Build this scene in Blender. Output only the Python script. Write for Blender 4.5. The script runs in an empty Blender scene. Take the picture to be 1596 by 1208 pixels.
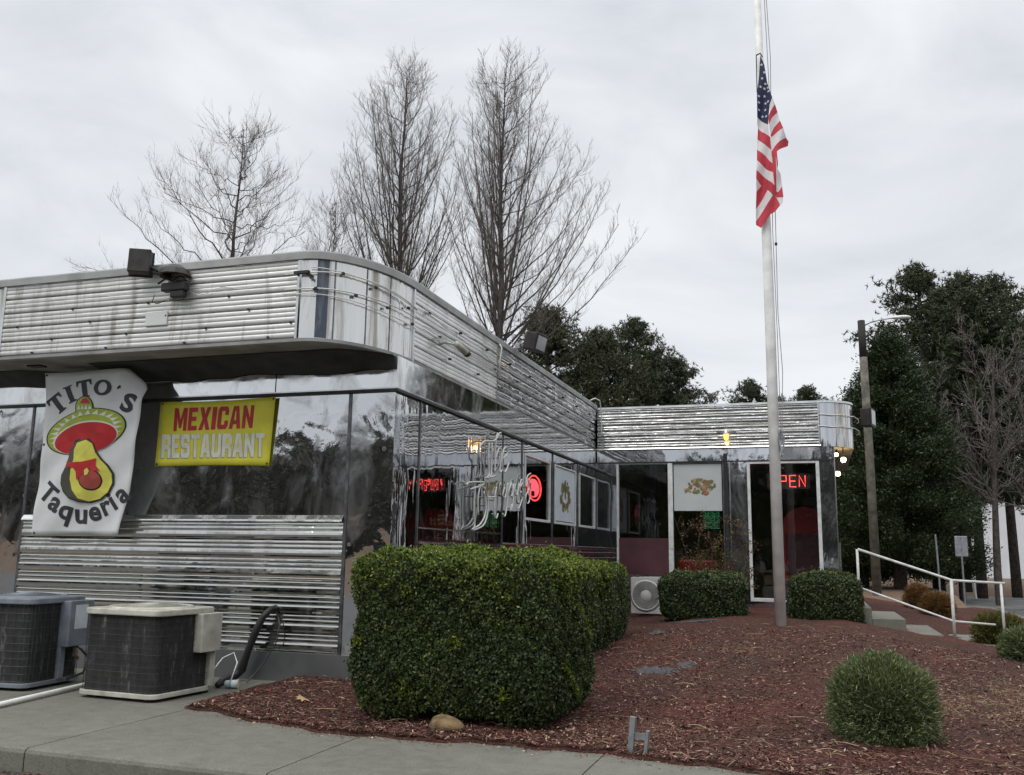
import bpy, bmesh, math, random
import numpy as np
from mathutils import Vector, Matrix
R = math.radians
random.seed(7)
C = bpy.context.scene.collection
scene = bpy.context.scene

# ---------------------------------------------------------------- camera
CAM_POS = Vector((4.5013, -9.5057, 1.45))
yaw, pitch, roll = -.3158, .1764, .015
fw = Vector((math.sin(yaw)*math.cos(pitch), math.cos(yaw)*math.cos(pitch), math.sin(pitch)))
rt = Vector((math.cos(yaw), -math.sin(yaw), 0)); up = rt.cross(fw)
r2 = rt*math.cos(roll)+up*math.sin(roll); u2 = -rt*math.sin(roll)+up*math.cos(roll)
cam = bpy.data.cameras.new('camera'); camo = bpy.data.objects.new('camera', cam); C.objects.link(camo)
camo.matrix_world = Matrix(((r2.x, u2.x, -fw.x, CAM_POS.x), (r2.y, u2.y, -fw.y, CAM_POS.y), (r2.z, u2.z, -fw.z, CAM_POS.z), (0, 0, 0, 1)))
cam.sensor_width = 36; cam.lens = 36*1446/1596; cam.clip_start = .05; cam.clip_end = 2000
scene.camera = camo

# ---------------------------------------------------------------- sky, sun, exposure
SUN_EL, SUN_AZ = R(52), R(200)
w = bpy.data.worlds.new('World'); scene.world = w; w.use_nodes = True
nt = w.node_tree; nt.nodes.clear()
def wn(t, **k):
    n = nt.nodes.new(t)
    for a, b in k.items(): setattr(n, a, b)
    return n
sky = wn('ShaderNodeTexSky', sky_type='NISHITA'); sky.sun_disc = False; sky.sun_elevation = SUN_EL; sky.sun_rotation = SUN_AZ
bg1 = wn('ShaderNodeBackground'); bg1.inputs[1].default_value = .1; nt.links.new(sky.outputs[0], bg1.inputs[0])
tc = wn('ShaderNodeTexCoord'); mp = wn('ShaderNodeMapping'); mp.inputs['Scale'].default_value = (1, 1, 2.2)
nt.links.new(tc.outputs['Generated'], mp.inputs[0])
nz = wn('ShaderNodeTexNoise'); nz.inputs['Scale'].default_value = 3.6; nz.inputs['Detail'].default_value = 7; nz.inputs['Roughness'].default_value = .52; nz.inputs['Distortion'].default_value = .5
nt.links.new(mp.outputs[0], nz.inputs['Vector'])
cr = wn('ShaderNodeValToRGB'); cr.color_ramp.elements[0].position = .28; cr.color_ramp.elements[1].position = .66
cr.color_ramp.elements[0].color = (.585, .615, .66, 1); cr.color_ramp.elements[1].color = (.82, .845, .875, 1)
nt.links.new(nz.outputs[0], cr.inputs[0])
bg2 = wn('ShaderNodeBackground')
sx_ = wn('ShaderNodeSeparateXYZ'); nt.links.new(tc.outputs['Generated'], sx_.inputs[0])
zr = wn('ShaderNodeMapRange'); zr.interpolation_type = 'SMOOTHSTEP'   # overcast sky: brighter towards the zenith
for i_, v_ in ((1, .45), (2, .95), (3, 1.0), (4, 2.1)): zr.inputs[i_].default_value = v_
nt.links.new(sx_.outputs[2], zr.inputs[0]); nt.links.new(zr.outputs[0], bg2.inputs[1]); nt.links.new(cr.outputs[0], bg2.inputs[0])
mx = wn('ShaderNodeMixShader'); mx.inputs[0].default_value = .95
out = wn('ShaderNodeOutputWorld')
nt.links.new(bg1.outputs[0], mx.inputs[1]); nt.links.new(bg2.outputs[0], mx.inputs[2]); nt.links.new(mx.outputs[0], out.inputs[0])
sl = bpy.data.lights.new('sun', 'SUN'); sl.energy = 1.3; sl.angle = R(40); sl.color = (1, .97, .93)
so = bpy.data.objects.new('sun', sl); C.objects.link(so)
so.rotation_euler = (R(90)-SUN_EL, 0, R(180)-SUN_AZ+R(0))
scene.view_settings.view_transform = 'Standard'; scene.view_settings.look = 'None'; scene.view_settings.gamma = 1; scene.view_settings.exposure = 0.14

# ---------------------------------------------------------------- material helpers
MATS = {}
def newmat(name):
    m = bpy.data.materials.new(name); m.use_nodes = True; MATS[name] = m
    t = m.node_tree; return m, t, t.nodes['Principled BSDF']
def N(t, kind, **k):
    n = t.nodes.new(kind)
    for a, b in k.items():
        if a in n.inputs: n.inputs[a].default_value = b
        else: setattr(n, a, b)
    return n
def coords(t, scale=(1, 1, 1)):
    g = N(t, 'ShaderNodeTexCoord'); m = N(t, 'ShaderNodeMapping'); m.inputs['Scale'].default_value = scale
    t.links.new(g.outputs['Object'], m.inputs[0]); return m.outputs[0]
def noise(t, vec, scale, detail=4, rough=.5, dist=0):
    n = N(t, 'ShaderNodeTexNoise'); n.inputs['Scale'].default_value = scale; n.inputs['Detail'].default_value = detail
    n.inputs['Roughness'].default_value = rough; n.inputs['Distortion'].default_value = dist
    t.links.new(vec, n.inputs['Vector']); return n.outputs[0]
def ramp(t, fac, stops):
    r = N(t, 'ShaderNodeValToRGB'); e = r.color_ramp.elements
    while len(e) < len(stops): e.new(.5)
    for i, (p, c) in enumerate(stops):
        e[i].position = p; e[i].color = (c[0], c[1], c[2], 1) if hasattr(c, '__len__') else (c, c, c, 1)
    t.links.new(fac, r.inputs[0]); return r.outputs[0]
def mixc(t, fac, a, b, mode='MIX'):
    n = N(t, 'ShaderNodeMix', data_type='RGBA', blend_type=mode)
    for s, v in ((0, fac), (6, a), (7, b)):
        if hasattr(v, 'type') or hasattr(v, 'is_linked'): t.links.new(v, n.inputs[s])
        else: n.inputs[s].default_value = v if s == 0 else (v[0], v[1], v[2], 1)
    return n.outputs[2]
def bump(t, b, h, dist, strength=1.0, chain=None):
    n = N(t, 'ShaderNodeBump'); n.inputs['Distance'].default_value = dist; n.inputs['Strength'].default_value = strength
    t.links.new(h, n.inputs['Height'])
    if chain: t.links.new(chain, n.inputs['Normal'])
    if b is not None: t.links.new(n.outputs[0], b.inputs['Normal'])
    return n.outputs[0]
def plain(name, col, rough=.5, metal=0., var=.12, vs=6, spec=.4, bmp=0):
    m, t, b = newmat(name); v = coords(t); n = noise(t, v, vs, 5)
    d = tuple(c*(1-var*1.6) for c in col); l = tuple(min(1, c*(1+var)) for c in col)
    t.links.new(ramp(t, n, [(.3, d), (.7, l)]), b.inputs['Base Color'])
    b.inputs['Roughness'].default_value = rough; b.inputs['Metallic'].default_value = metal; b.inputs['Specular IOR Level'].default_value = spec
    if bmp: bump(t, b, noise(t, v, vs*6, 5), bmp)
    return m
def mirror(name, col, rough, wave, wscale, stretch=(1, 1, 1), fine=.0002, dirt=.35, dirtcol=(.12, .11, .09), dirts=1.3, lo=.55, hi=.8, spots=0, metal=1., ds=(1, 1, .45)):
    m, t, b = newmat(name); v = coords(t, stretch); v0 = coords(t)
    n1 = noise(t, v, wscale, 2, .45, .6)
    n2 = noise(t, v0, wscale*5, 3, .5, .2)
    c1 = bump(t, None, n1, wave); bump(t, b, n2, fine, chain=c1)
    dm = ramp(t, noise(t, coords(t, ds), dirts, 9, .68, .8), [(lo, 0), (hi, 1)])
    sc = N(t, 'ShaderNodeMath', operation='MULTIPLY'); sc.inputs[1].default_value = dirt; t.links.new(dm, sc.inputs[0])
    fac = sc.outputs[0]
    if spots:
        vr = N(t, 'ShaderNodeTexVoronoi'); vr.inputs['Scale'].default_value = spots; t.links.new(v0, vr.inputs['Vector'])
        sp = ramp(t, vr.outputs['Distance'], [(.06, 1), (.13, 0)])
        mm = N(t, 'ShaderNodeMath', operation='MAXIMUM'); t.links.new(sp, mm.inputs[0]); t.links.new(fac, mm.inputs[1]); fac = mm.outputs[0]
    t.links.new(mixc(t, fac, col, dirtcol), b.inputs['Base Color'])
    rr = N(t, 'ShaderNodeMapRange'); rr.inputs['To Min'].default_value = rough; rr.inputs['To Max'].default_value = .5
    t.links.new(fac, rr.inputs['Value']); t.links.new(rr.outputs[0], b.inputs['Roughness'])
    ml = N(t, 'ShaderNodeMapRange'); ml.inputs['To Min'].default_value = metal; ml.inputs['To Max'].default_value = .55*metal
    t.links.new(fac, ml.inputs['Value']); t.links.new(ml.outputs[0], b.inputs['Metallic'])
    return m
def foliage(name, stops, rough=.55, sub=.0, trans=.15, patch=None):
    m, t, b = newmat(name)
    g = N(t, 'ShaderNodeNewGeometry'); c = ramp(t, g.outputs['Random Per Island'], stops)
    if patch:
        c = mixc(t, ramp(t, noise(t, coords(t), patch[0], 3), [(.42, 0), (.62, 1)]), c, patch[1])
    t.links.new(c, b.inputs['Base Color']); b.inputs['Roughness'].default_value = rough; b.inputs['Specular IOR Level'].default_value = .35
    if trans:
        tr = N(t, 'ShaderNodeBsdfTranslucent'); t.links.new(c, tr.inputs[0]); ms = N(t, 'ShaderNodeMixShader'); ms.inputs[0].default_value = trans
        o = t.nodes['Material Output']; t.links.new(b.outputs[0], ms.inputs[1]); t.links.new(tr.outputs[0], ms.inputs[2]); t.links.new(ms.outputs[0], o.inputs[0])
    return m
def emit(name, col, s, base=(.3, .3, .3)):
    m, t, b = newmat(name); b.inputs['Base Color'].default_value = (*base, 1)
    b.inputs['Emission Color'].default_value = (*col, 1); b.inputs['Emission Strength'].default_value = s; return m

M = {}
# polished stainless of the diner skin
M['mirror_front'] = mirror('polished_steel_front', (.58, .59, .60), .03, .010, 1.7, (1, 1, 1), .0008, .55, (.13, .115, .10), 1.6, .50, .74, spots=4.5, metal=.985)
M['mirror_side'] = mirror('polished_steel_side', (.60, .61, .62), .012, .0060, 1.3, (1, 2.4, .6), .0003, .28, (.2, .18, .16), 1.5, .6, .85)
M['mirror_wing'] = mirror('polished_steel_wing', (.52, .53, .56), .03, .006, 1.2, (1.6, 1, .8), .0004, .4, (.3, .28, .25), 1.8, .52, .76, metal=.97)
M['band'] = mirror('header_band_steel', (.66, .67, .68), .05, .004, 1.4, (1, 1, 1), .0003, .45, (.45, .40, .33), 2.4, .48, .75, spots=1.7)
M['rib_dark'] = mirror('ribbed_steel_wall', (.60, .595, .57), .04, .003, 2, (1, 1, 1), .0002, .4, (.08, .07, .06), 2.6, .46, .74)
M['alu_far'] = mirror('far_side_parapet_steel', (.66, .67, .67), .10, .012, 3.2, (1, 1, 1), .0012, .85, (.08, .08, .08), 2.6, .44, .66, metal=.95, ds=(1, .5, 4))
M['alu'] = mirror('weathered_aluminium', (.66, .66, .635), .38, .003, 3, (1, 1, 1), .0006, .75, (.17, .14, .11), 2.6, .52, .70, metal=.5, ds=(1.6, 1, .22))
M['alu_side'] = mirror('side_parapet_aluminium', (.80, .80, .79), .26, .004, 2.2, (1, 1, 1), .0005, .6, (.26, .24, .20), 2.0, .52, .75, metal=.5)
M['alu_wing'] = mirror('wing_parapet_steel', (.66, .66, .65), .13, .010, 4, (.5, 1, 2), .0012, .85, (.07, .065, .06), 4.0, .50, .66, metal=.95, ds=(.35, 1, 5))
M['alu_corner'] = mirror('corner_panel_aluminium', (.68, .68, .66), .16, .016, 2.4, (4, 4, .12), .0004, .85, (.22, .18, .12), 2.2, .48, .64, metal=.86, ds=(1.4, 1.4, .2))
M['strip_blue'] = mirror('bare_blue_grey_strip', (.07, .085, .115), .35, .002, 2, (3, 3, .3), .0005, .7, (.35, .36, .37), 3, .5, .7, metal=.4)
M['ledge'] = mirror('ledge_steel', (.8, .8, .79), .2, .003, 2, (1, 1, 1), .0003, .6, (.2, .2, .2), 3, .5, .62)
M['cap'] = plain('parapet_cap_paint', (.36, .36, .35), .55, .3, .2, 3)
M['trim_dark'] = plain('dark_trim', (.03, .03, .032), .45, .2, .2, 8)
M['seam'] = plain('dull_seam_metal', (.16, .165, .17), .35, .8, .3, 8)
M['seam_bright'] = plain('bright_moulding', (.62, .63, .62), .2, 1., .15, 4)
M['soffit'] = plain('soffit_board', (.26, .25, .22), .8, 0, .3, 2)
M['sheet'] = plain('soffit_shade_joint_dark', (.05, .05, .048), .85, 0, .3, 3)  # dark colour painted as shade in the soffit gap; also fills sidewalk joints
M['base_trim'] = mirror('wall_base_steel', (.26, .27, .28), .28, .004, 2, (1, 1, 1), .0005, .6, (.12, .12, .11), 2, .4, .7, metal=.8)
M['maroon'] = mirror('maroon_enamel', (.10, .025, .035), .12, .003, 1.2, (1, 1, 1), .0003, .3, (.05, .03, .03), 2, .5, .8, metal=.25)
M['maroon_panel'] = plain('maroon_panel_paint', (.085, .032, .040), .45, 0, .15, 3)
M['white_frame'] = plain('white_window_frame', (.62, .63, .62), .4, 0, .12, 9)
M['roof'] = plain('roofing', (.15, .15, .15), .9)
M['inside'] = plain('interior_olive_paint', (.36, .36, .14), .7)
M['inside_dark'] = plain('interior_dark', (.07, .07, .08), .7)
M['floor_in'] = plain('interior_floor', (.10, .07, .06), .5)
M['red_in'] = plain('booth_red_vinyl', (.40, .018, .025), .4)
M['pvc'] = plain('white_pvc', (.72, .72, .68), .35, 0, .08, 4)
M['white_paint'] = plain('white_pole_paint', (.82, .82, .79), .45, 0, .14, 4, bmp=.0006)
M['rail'] = plain('white_rail_paint', (.60, .60, .58), .4, 0, .15, 10)
M['black'] = plain('black_plastic', (.022, .02, .02), .5)
M['dark_box'] = plain('dark_bronze_housing', (.035, .03, .028), .5, .3, .3, 8)
M['glass_lamp'] = plain('floodlight_glass', (.35, .37, .38), .1)
M['rope'] = plain('halyard_rope', (.25, .25, .25), .8)
M['gray_metal'] = plain('galvanised_bracket', (.34, .36, .38), .4, .7, .2, 9)
M['ac_grey'] = plain('grey_cabinet_paint', (.20, .22, .25), .5, .1, .2, 5)
M['ac_tan'] = plain('cream_cabinet_paint', (.47, .46, .39), .55, 0, .25, 5)
M['label_w'] = plain('label_paper', (.55, .57, .60), .6)
M['wire'] = plain('guard_wire', (.075, .08, .085), .45, .6)
M['neon_off'] = plain('unlit_neon_tube', (.66, .66, .62), .12, 0, .1, 12, spec=.8)
M['neon_red'] = emit('lit_red_neon', (1, .07, .06), 3.2, (.3, .02, .02))
M['neon_pink'] = emit('lit_pink_neon', (1, .12, .16), 2.2, (.4, .05, .08))
M['warm'] = emit('lit_warm_bulb', (1, .70, .36), 9, (.8, .7, .5))
M['warm2'] = emit('lit_amber_bulb', (1, .50, .12), 1.3, (.8, .6, .2))
M['led_green'] = emit('green_led', (.06, 1, .3), .22, (.02, .12, .05))
M['mini'] = plain('off_white_unit_paint', (.50, .50, .47), .5)
M['fan_dark'] = plain('fan_opening', (.10, .10, .10), .6)
M['bark'] = plain('bark', (.085, .07, .06), .9, 0, .35, 9, bmp=.01)
M['bark_lt'] = plain('pale_bark', (.13, .115, .10), .9, 0, .35, 9)
M['twig'] = plain('bare_twigs', (.17, .15, .135), .9, 0, .3, 3)
M['twig_red'] = plain('reddish_twigs', (.07, .045, .038), .9, 0, .3, 3)
M['pole_wood'] = plain('weathered_pole_wood', (.14, .13, .105), .85, 0, .35, 5, bmp=.006)
M['pole_dark'] = plain('dark_pole_top', (.035, .032, .03), .85)
M['house_white'] = plain('white_siding', (.66, .68, .72), .6, 0, .06, 1)
M['rock'] = plain('tan_rock', (.22, .15, .075), .85, 0, .4, 9, bmp=.01)
M['cloth_grey'] = plain('grey_weed_fabric', (.06, .062, .064), .8, 0, .25, 20, bmp=.003)
M['flag_red'] = plain('flag_red', (.50, .045, .065), .75, 0, .12, 9)
M['flag_white'] = plain('flag_white', (.70, .66, .66), .75, 0, .08, 9)
M['flag_blue'] = plain('flag_blue', (.028, .035, .085), .75, 0, .2, 9)
M['ban_white'] = plain('banner_white_vinyl', (.72, .73, .73), .5, 0, .08, 2.5)
M['ban_yellow'] = plain('banner_yellow_vinyl', (.74, .68, .06), .5, 0, .08, 4)
M['ink_black'] = plain('black_ink', (.02, .02, .02), .5)
M['ink_grey'] = plain('charcoal_ink', (.045, .045, .05), .5)
M['ink_red'] = plain('red_ink', (.50, .03, .035), .5)
M['ink_green'] = plain('lime_ink', (.36, .44, .06), .5)
M['ink_yellow'] = plain('yellow_ink', (.72, .68, .12), .5)
M['ink_white'] = plain('white_ink', (.72, .73, .62), .5)
M['ink_pale'] = plain('pale_grey_ink', (.55, .57, .50), .5)
M['ink_shadow'] = plain('grey_green_ink', (.36, .37, .22), .5)
M['ink_olive'] = plain('olive_ink', (.085, .085, .06), .5)
M['ink_brown'] = plain('brown_red_ink', (.36, .07, .05), .5)
M['poster_w'] = plain('poster_paper', (.60, .65, .70), .35, 0, .05, 2)
M['poster_w2'] = plain('pale_grey_poster_paper', (.45, .48, .48), .35, 0, .05, 2)

def glassmat():
    m, t, b = newmat('window_glass'); t.nodes.remove(b)
    tr = N(t, 'ShaderNodeBsdfTransparent'); tr.inputs[0].default_value = (.88, .9, .9, 1)
    gl = N(t, 'ShaderNodeBsdfGlossy'); gl.inputs['Roughness'].default_value = .01; gl.inputs[0].default_value = (.9, .9, .9, 1)
    lw = N(t, 'ShaderNodeLayerWeight'); lw.inputs[0].default_value = .5; fr = N(t, 'ShaderNodeMath', operation='POWER'); fr.inputs[1].default_value = 4.5; t.links.new(lw.outputs['Facing'], fr.inputs[0])
    v = coords(t); bp = N(t, 'ShaderNodeBump'); bp.inputs['Distance'].default_value = .0015; t.links.new(noise(t, v, 1.4, 2), bp.inputs['Height']); t.links.new(bp.outputs[0], gl.inputs['Normal'])
    ad = N(t, 'ShaderNodeMath', operation='MULTIPLY_ADD'); ad.inputs[1].default_value = .92; ad.inputs[2].default_value = .05; t.links.new(fr.outputs[0], ad.inputs[0])
    ms = N(t, 'ShaderNodeMixShader'); t.links.new(ad.outputs[0], ms.inputs[0]); t.links.new(tr.outputs[0], ms.inputs[1]); t.links.new(gl.outputs[0], ms.inputs[2])
    t.links.new(ms.outputs[0], t.nodes['Material Output'].inputs[0]); return m
M['glass'] = glassmat()

def concretemat():
    m, t, b = newmat('worn_concrete'); v = coords(t)
    big = noise(t, v, .9, 6, .6, .6); fine = noise(t, v, 60, 4, .7); mid = noise(t, v, 7, 6, .65)
    c = ramp(t, big, [(.3, (.066, .066, .050)), (.52, (.115, .113, .088)), (.75, (.165, .160, .128))])
    c = mixc(t, .45, c, ramp(t, mid, [(.3, (.065, .064, .048)), (.7, (.195, .188, .150))]))
    c = mixc(t, .30, c, ramp(t, fine, [(.3, (.10, .10, .08)), (.7, (.33, .32, .29))]))
    st = ramp(t, noise(t, v, 1.9, 9, .72, 1.4), [(.55, 0), (.70, 1)])
    sm = N(t, 'ShaderNodeMath', operation='MULTIPLY'); sm.inputs[1].default_value = .6; t.links.new(st, sm.inputs[0])
    c = mixc(t, sm.outputs[0], c, (.085, .085, .065))
    # tooled joints
    sep = N(t, 'ShaderNodeSeparateXYZ'); g = N(t, 'ShaderNodeTexCoord'); t.links.new(g.outputs['Object'], sep.inputs[0])
    t.links.new(c, b.inputs['Base Color']); b.inputs['Roughness'].default_value = .85
    bump(t, b, mid, .01, chain=bump(t, None, fine, .003)); return m
M['concrete'] = concretemat()
def asphaltmat():
    m, t, b = newmat('asphalt'); v = coords(t)
    c = ramp(t, noise(t, v, .5, 7, .65, .5), [(.3, (.045, .045, .045)), (.7, (.085, .083, .08))])
    c = mixc(t, .4, c, ramp(t, noise(t, v, 90, 3, .7), [(.35, (.03, .03, .03)), (.7, (.14, .135, .13))]))
    t.links.new(c, b.inputs['Base Color']); b.inputs['Roughness'].default_value = .8; bump(t, b, noise(t, v, 90, 3), .004); return m
M['asphalt'] = asphaltmat()
M['road_pale'] = plain('pale_old_road', (.15, .15, .145), .8, 0, .25, 1.2, bmp=.003)
def mulchmat():
    m, t, b = newmat('red_bark_mulch'); v = coords(t); vs = coords(t, (1, 1, 1))
    vr = N(t, 'ShaderNodeTexVoronoi'); vr.inputs['Scale'].default_value = 42; vr.inputs['Randomness'].default_value = 1
    nw = N(t, 'ShaderNodeTexNoise'); nw.inputs['Scale'].default_value = 14; t.links.new(v, nw.inputs['Vector'])
    av = N(t, 'ShaderNodeVectorMath', operation='MULTIPLY_ADD'); av.inputs[1].default_value = (.12, .12, .12); t.links.new(nw.outputs['Color'], av.inputs[0]); t.links.new(v, av.inputs[2])
    t.links.new(av.outputs[0], vr.inputs['Vector'])
    sp = N(t, 'ShaderNodeSeparateColor'); t.links.new(vr.outputs['Color'], sp.inputs[0])
    c = ramp(t, sp.outputs[0], [(0, (.040, .020, .016)), (.4, (.080, .037, .030)), (.75, (.125, .060, .048)), (.97, (.20, .125, .10))])
    c2 = ramp(t, noise(t, v, .8, 5, .6, .5), [(.35, (.080, .048, .036)), (.5, (.115, .046, .032)), (.68, (.19, .052, .033))])
    c = mixc(t, .5, c, c2)
    c = mixc(t, ramp(t, noise(t, v, 1.7, 7, .7, 1), [(.64, 0), (.74, .55)]), c, (.15, .105, .07))
    t.links.new(c, b.inputs['Base Color']); b.inputs['Roughness'].default_value = .9; b.inputs['Specular IOR Level'].default_value = .2
    bump(t, b, vr.outputs['Distance'], .03, chain=bump(t, None, noise(t, v, 30, 5, .7), .03)); return m
M['mulch'] = mulchmat()
def strawmat():
    m, t, b = newmat('pine_straw_ground'); v = coords(t)
    c = ramp(t, noise(t, v, .35, 8, .7, .4), [(.3, (.10, .058, .038)), (.5, (.15, .095, .06)), (.7, (.20, .14, .085))])
    c = mixc(t, .4, c, ramp(t, noise(t, v, 6, 6, .8), [(.35, (.05, .03, .02)), (.7, (.25, .17, .11))]))
    t.links.new(c, b.inputs['Base Color']); b.inputs['Roughness'].default_value = .95; bump(t, b, noise(t, v, 8, 5), .08); return m
M['straw'] = strawmat()
def chipmat():
    return foliage('mulch_chip_colours', [(0, (.025, .010, .008)), (.35, (.085, .036, .027)), (.7, (.165, .064, .046)), (.9, (.24, .125, .09)), (1, (.42, .32, .25))], .85, 0, 0)
M['chips'] = chipmat()
def coilmat():
    m, t, b = newmat('condenser_coil'); v = coords(t, (1, 1, .25))
    c = ramp(t, noise(t, v, 14, 6, .7), [(.4, (.014, .014, .014)), (.60, (.038, .038, .036)), (.70, (.20, .20, .19))])
    t.links.new(c, b.inputs['Base Color']); b.inputs['Roughness'].default_value = .7
    wv = N(t, 'ShaderNodeTexWave'); wv.inputs['Scale'].default_value = 40; wv.bands_direction = 'Z'; t.links.new(coords(t), wv.inputs['Vector'])
    bump(t, b, wv.outputs['Fac'], .004); return m
M['coil'] = coilmat()

# foliage colours
M['leaf_hedge'] = foliage('hedge_leaves', [(0, (.018, .034, .011)), (.5, (.037, .062, .015)), (.86, (.066, .098, .020)), (1, (.17, .17, .035))], .5, patch=(1.6, (.032, .052, .014)))
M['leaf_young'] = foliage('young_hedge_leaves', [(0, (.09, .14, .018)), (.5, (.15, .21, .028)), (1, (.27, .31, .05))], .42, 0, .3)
M['leaf_box'] = foliage('box_hedge_leaves', [(0, (.018, .034, .013)), (.6, (.036, .058, .018)), (1, (.085, .105, .03))], .45)
M['straw_blades'] = foliage('dry_straw_blades', [(0, (.14, .09, .05)), (.6, (.26, .18, .10)), (1, (.42, .32, .19))], .8, 0, 0)
M['far_wood'] = foliage('winter_woods', [(0, (.06, .068, .055)), (.6, (.11, .115, .095)), (1, (.22, .20, .17))], .8, 0, .2)
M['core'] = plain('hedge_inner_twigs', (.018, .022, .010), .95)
M['needle_soft'] = foliage('cypress_sprigs', [(0, (.045, .072, .030)), (.5, (.095, .130, .050)), (.80, (.17, .205, .085)), (1, (.36, .36, .17))], .6)
M['needle_gold'] = foliage('olive_sprigs', [(0, (.06, .062, .016)), (.6, (.11, .105, .025)), (1, (.17, .15, .045))], .6)
M['needle_rust'] = foliage('rust_sprigs', [(0, (.10, .045, .012)), (.6, (.17, .085, .02)), (1, (.24, .14, .045))], .6)
M['pine'] = foliage('pine_needles', [(0, (.026, .036, .018)), (.6, (.048, .064, .030)), (1, (.098, .112, .052))], .6, 0, .1)
M['pine2'] = foliage('olive_pine_needles', [(0, (.030, .036, .018)), (.6, (.055, .062, .028)), (1, (.105, .105, .048))], .6, 0, .1)
M['magnolia'] = foliage('dense_evergreen_leaves', [(0, (.017, .028, .011)), (.6, (.031, .050, .018)), (1, (.062, .088, .030))], .5, 0, .1)
M['brownleaf'] = foliage('reddish_shrub_leaves', [(0, (.06, .02, .015)), (.4, (.12, .05, .02)), (.75, (.16, .12, .03)), (1, (.10, .13, .04))], .6)
M['litter'] = foliage('pale_fallen_leaves', [(0, (.24, .16, .10)), (.6, (.38, .28, .17)), (1, (.55, .46, .26))], .7, 0, 0)

# ---------------------------------------------------------------- object helpers
def link(name, me, mats, parent=None, smooth=False):
    o = bpy.data.objects.new(name, me); C.objects.link(o)
    if not isinstance(mats, (list, tuple)): mats = [mats]
    for m in mats: me.materials.append(M[m] if isinstance(m, str) else m)
    if parent is not None: o.parent = parent
    if smooth:
        for p in me.polygons: p.use_smooth = True
    return o
def tag(o, label=None, cat=None, group=None, kind=None):
    for k, v in (('label', label), ('category', cat), ('group', group), ('kind', kind)):
        if v: o[k] = v
    return o
def empty(name, loc, label, cat, group=None, rz=0):
    o = bpy.data.objects.new(name, None); C.objects.link(o); o.location = loc; o.rotation_euler = (0, 0, rz); o.empty_display_size = .2
    return tag(o, label, cat, group)
class MB:
    def __init__(s): s.v = []; s.f = []; s.mi = []
    def add(s, vs, fs, mi=0):
        k = len(s.v); s.v += [tuple(v) for v in vs]; s.f += [tuple(i+k for i in f) for f in fs]; s.mi += [mi]*len(fs); return s
    def box(s, x0, x1, y0, y1, z0, z1, mi=0):
        return s.add([(x0, y0, z0), (x1, y0, z0), (x1, y1, z0), (x0, y1, z0), (x0, y0, z1), (x1, y0, z1), (x1, y1, z1), (x0, y1, z1)],
                     [(0, 3, 2, 1), (4, 5, 6, 7), (0, 1, 5, 4), (1, 2, 6, 5), (2, 3, 7, 6), (3, 0, 4, 7)], mi)
    def tube(s, pts, rad, n=6, cap=True, mi=0):
        pts = [Vector(p) for p in pts]; L = len(pts)
        if not hasattr(rad, '__len__'): rad = [rad]*L
        vs = []; prev = None
        for i, p in enumerate(pts):
            d = (pts[min(i+1, L-1)]-pts[max(i-1, 0)])
            if d.length < 1e-9: d = Vector((0, 0, 1))
            d.normalize()
            if prev is None:
                a = Vector((0, 0, 1)) if abs(d.z) < .9 else Vector((1, 0, 0)); x = d.cross(a).normalized()
            else:
                x = (prev-d*prev.dot(d));
                x = x.normalized() if x.length > 1e-6 else d.orthogonal().normalized()
            prev = x; y = d.cross(x)
            for k in range(n):
                an = 2*math.pi*k/n; vs.append(p+(x*math.cos(an)+y*math.sin(an))*rad[i])
        fs = [(i*n+k, i*n+(k+1) % n, (i+1)*n+(k+1) % n, (i+1)*n+k) for i in range(L-1) for k in range(n)]
        if cap: fs += [tuple(range(n-1, -1, -1)), tuple((L-1)*n+k for k in range(n))]
        return s.add(vs, fs, mi)
    def lathe(s, prof, c=(0, 0, 0), n=24, axis='z', mi=0):
        vs = []; c = Vector(c)
        for r, h in prof:
            for k in range(n):
                a = 2*math.pi*k/n
                p = Vector((r*math.cos(a), r*math.sin(a), h))
                if axis == 'y': p = Vector((p.x, -p.z, p.y))
                if axis == 'x': p = Vector((p.z, p.x, p.y))
                vs.append(c+p)
        fs = [(i*n+k, i*n+(k+1) % n, (i+1)*n+(k+1) % n, (i+1)*n+k) for i in range(len(prof)-1) for k in range(n)]
        return s.add(vs, fs, mi)
    def build(s, name, mats, parent=None, smooth=False, bevel=0):
        me = bpy.data.meshes.new(name); me.from_pydata(s.v, [], s.f); me.polygons.foreach_set('material_index', s.mi); me.update()
        o = link(name, me, mats, parent, smooth)
        if bevel:
            b = o.modifiers.new('bevel', 'BEVEL'); b.width = bevel; b.segments = 2; b.limit_method = 'ANGLE'
        return o
def quads(name, Cn, A, B, mat, parent=None, tri=False):
    """leaf cloud: centres Cn, half vectors A (length) and B (width), diamond shaped"""
    n = len(Cn); 
    if tri: V = np.stack([Cn-B, Cn+B, Cn+A*2], 1).reshape(-1, 3); k = 3
    else: V = np.stack([Cn-A, Cn+B, Cn+A, Cn-B], 1).reshape(-1, 3); k = 4
    me = bpy.data.meshes.new(name); me.vertices.add(n*k); me.vertices.foreach_set('co', V.astype(np.float32).ravel())
    me.loops.add(n*k); me.loops.foreach_set('vertex_index', np.arange(n*k, dtype=np.int32))
    me.polygons.add(n); me.polygons.foreach_set('loop_start', np.arange(0, n*k, k, dtype=np.int32)); me.polygons.foreach_set('loop_total', np.full(n, k, dtype=np.int32))
    me.update(calc_edges=True); return link(name, me, mat, parent)
rng = np.random.default_rng(5)
def unit(v): return v/np.maximum(1e-9, np.linalg.norm(v, axis=-1, keepdims=True))
def randdir(n): return unit(rng.normal(size=(n, 3)))
def sstep(a, b, x):
    t = np.clip((x-a)/(b-a), 0, 1); return t*t*(3-2*t)

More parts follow.
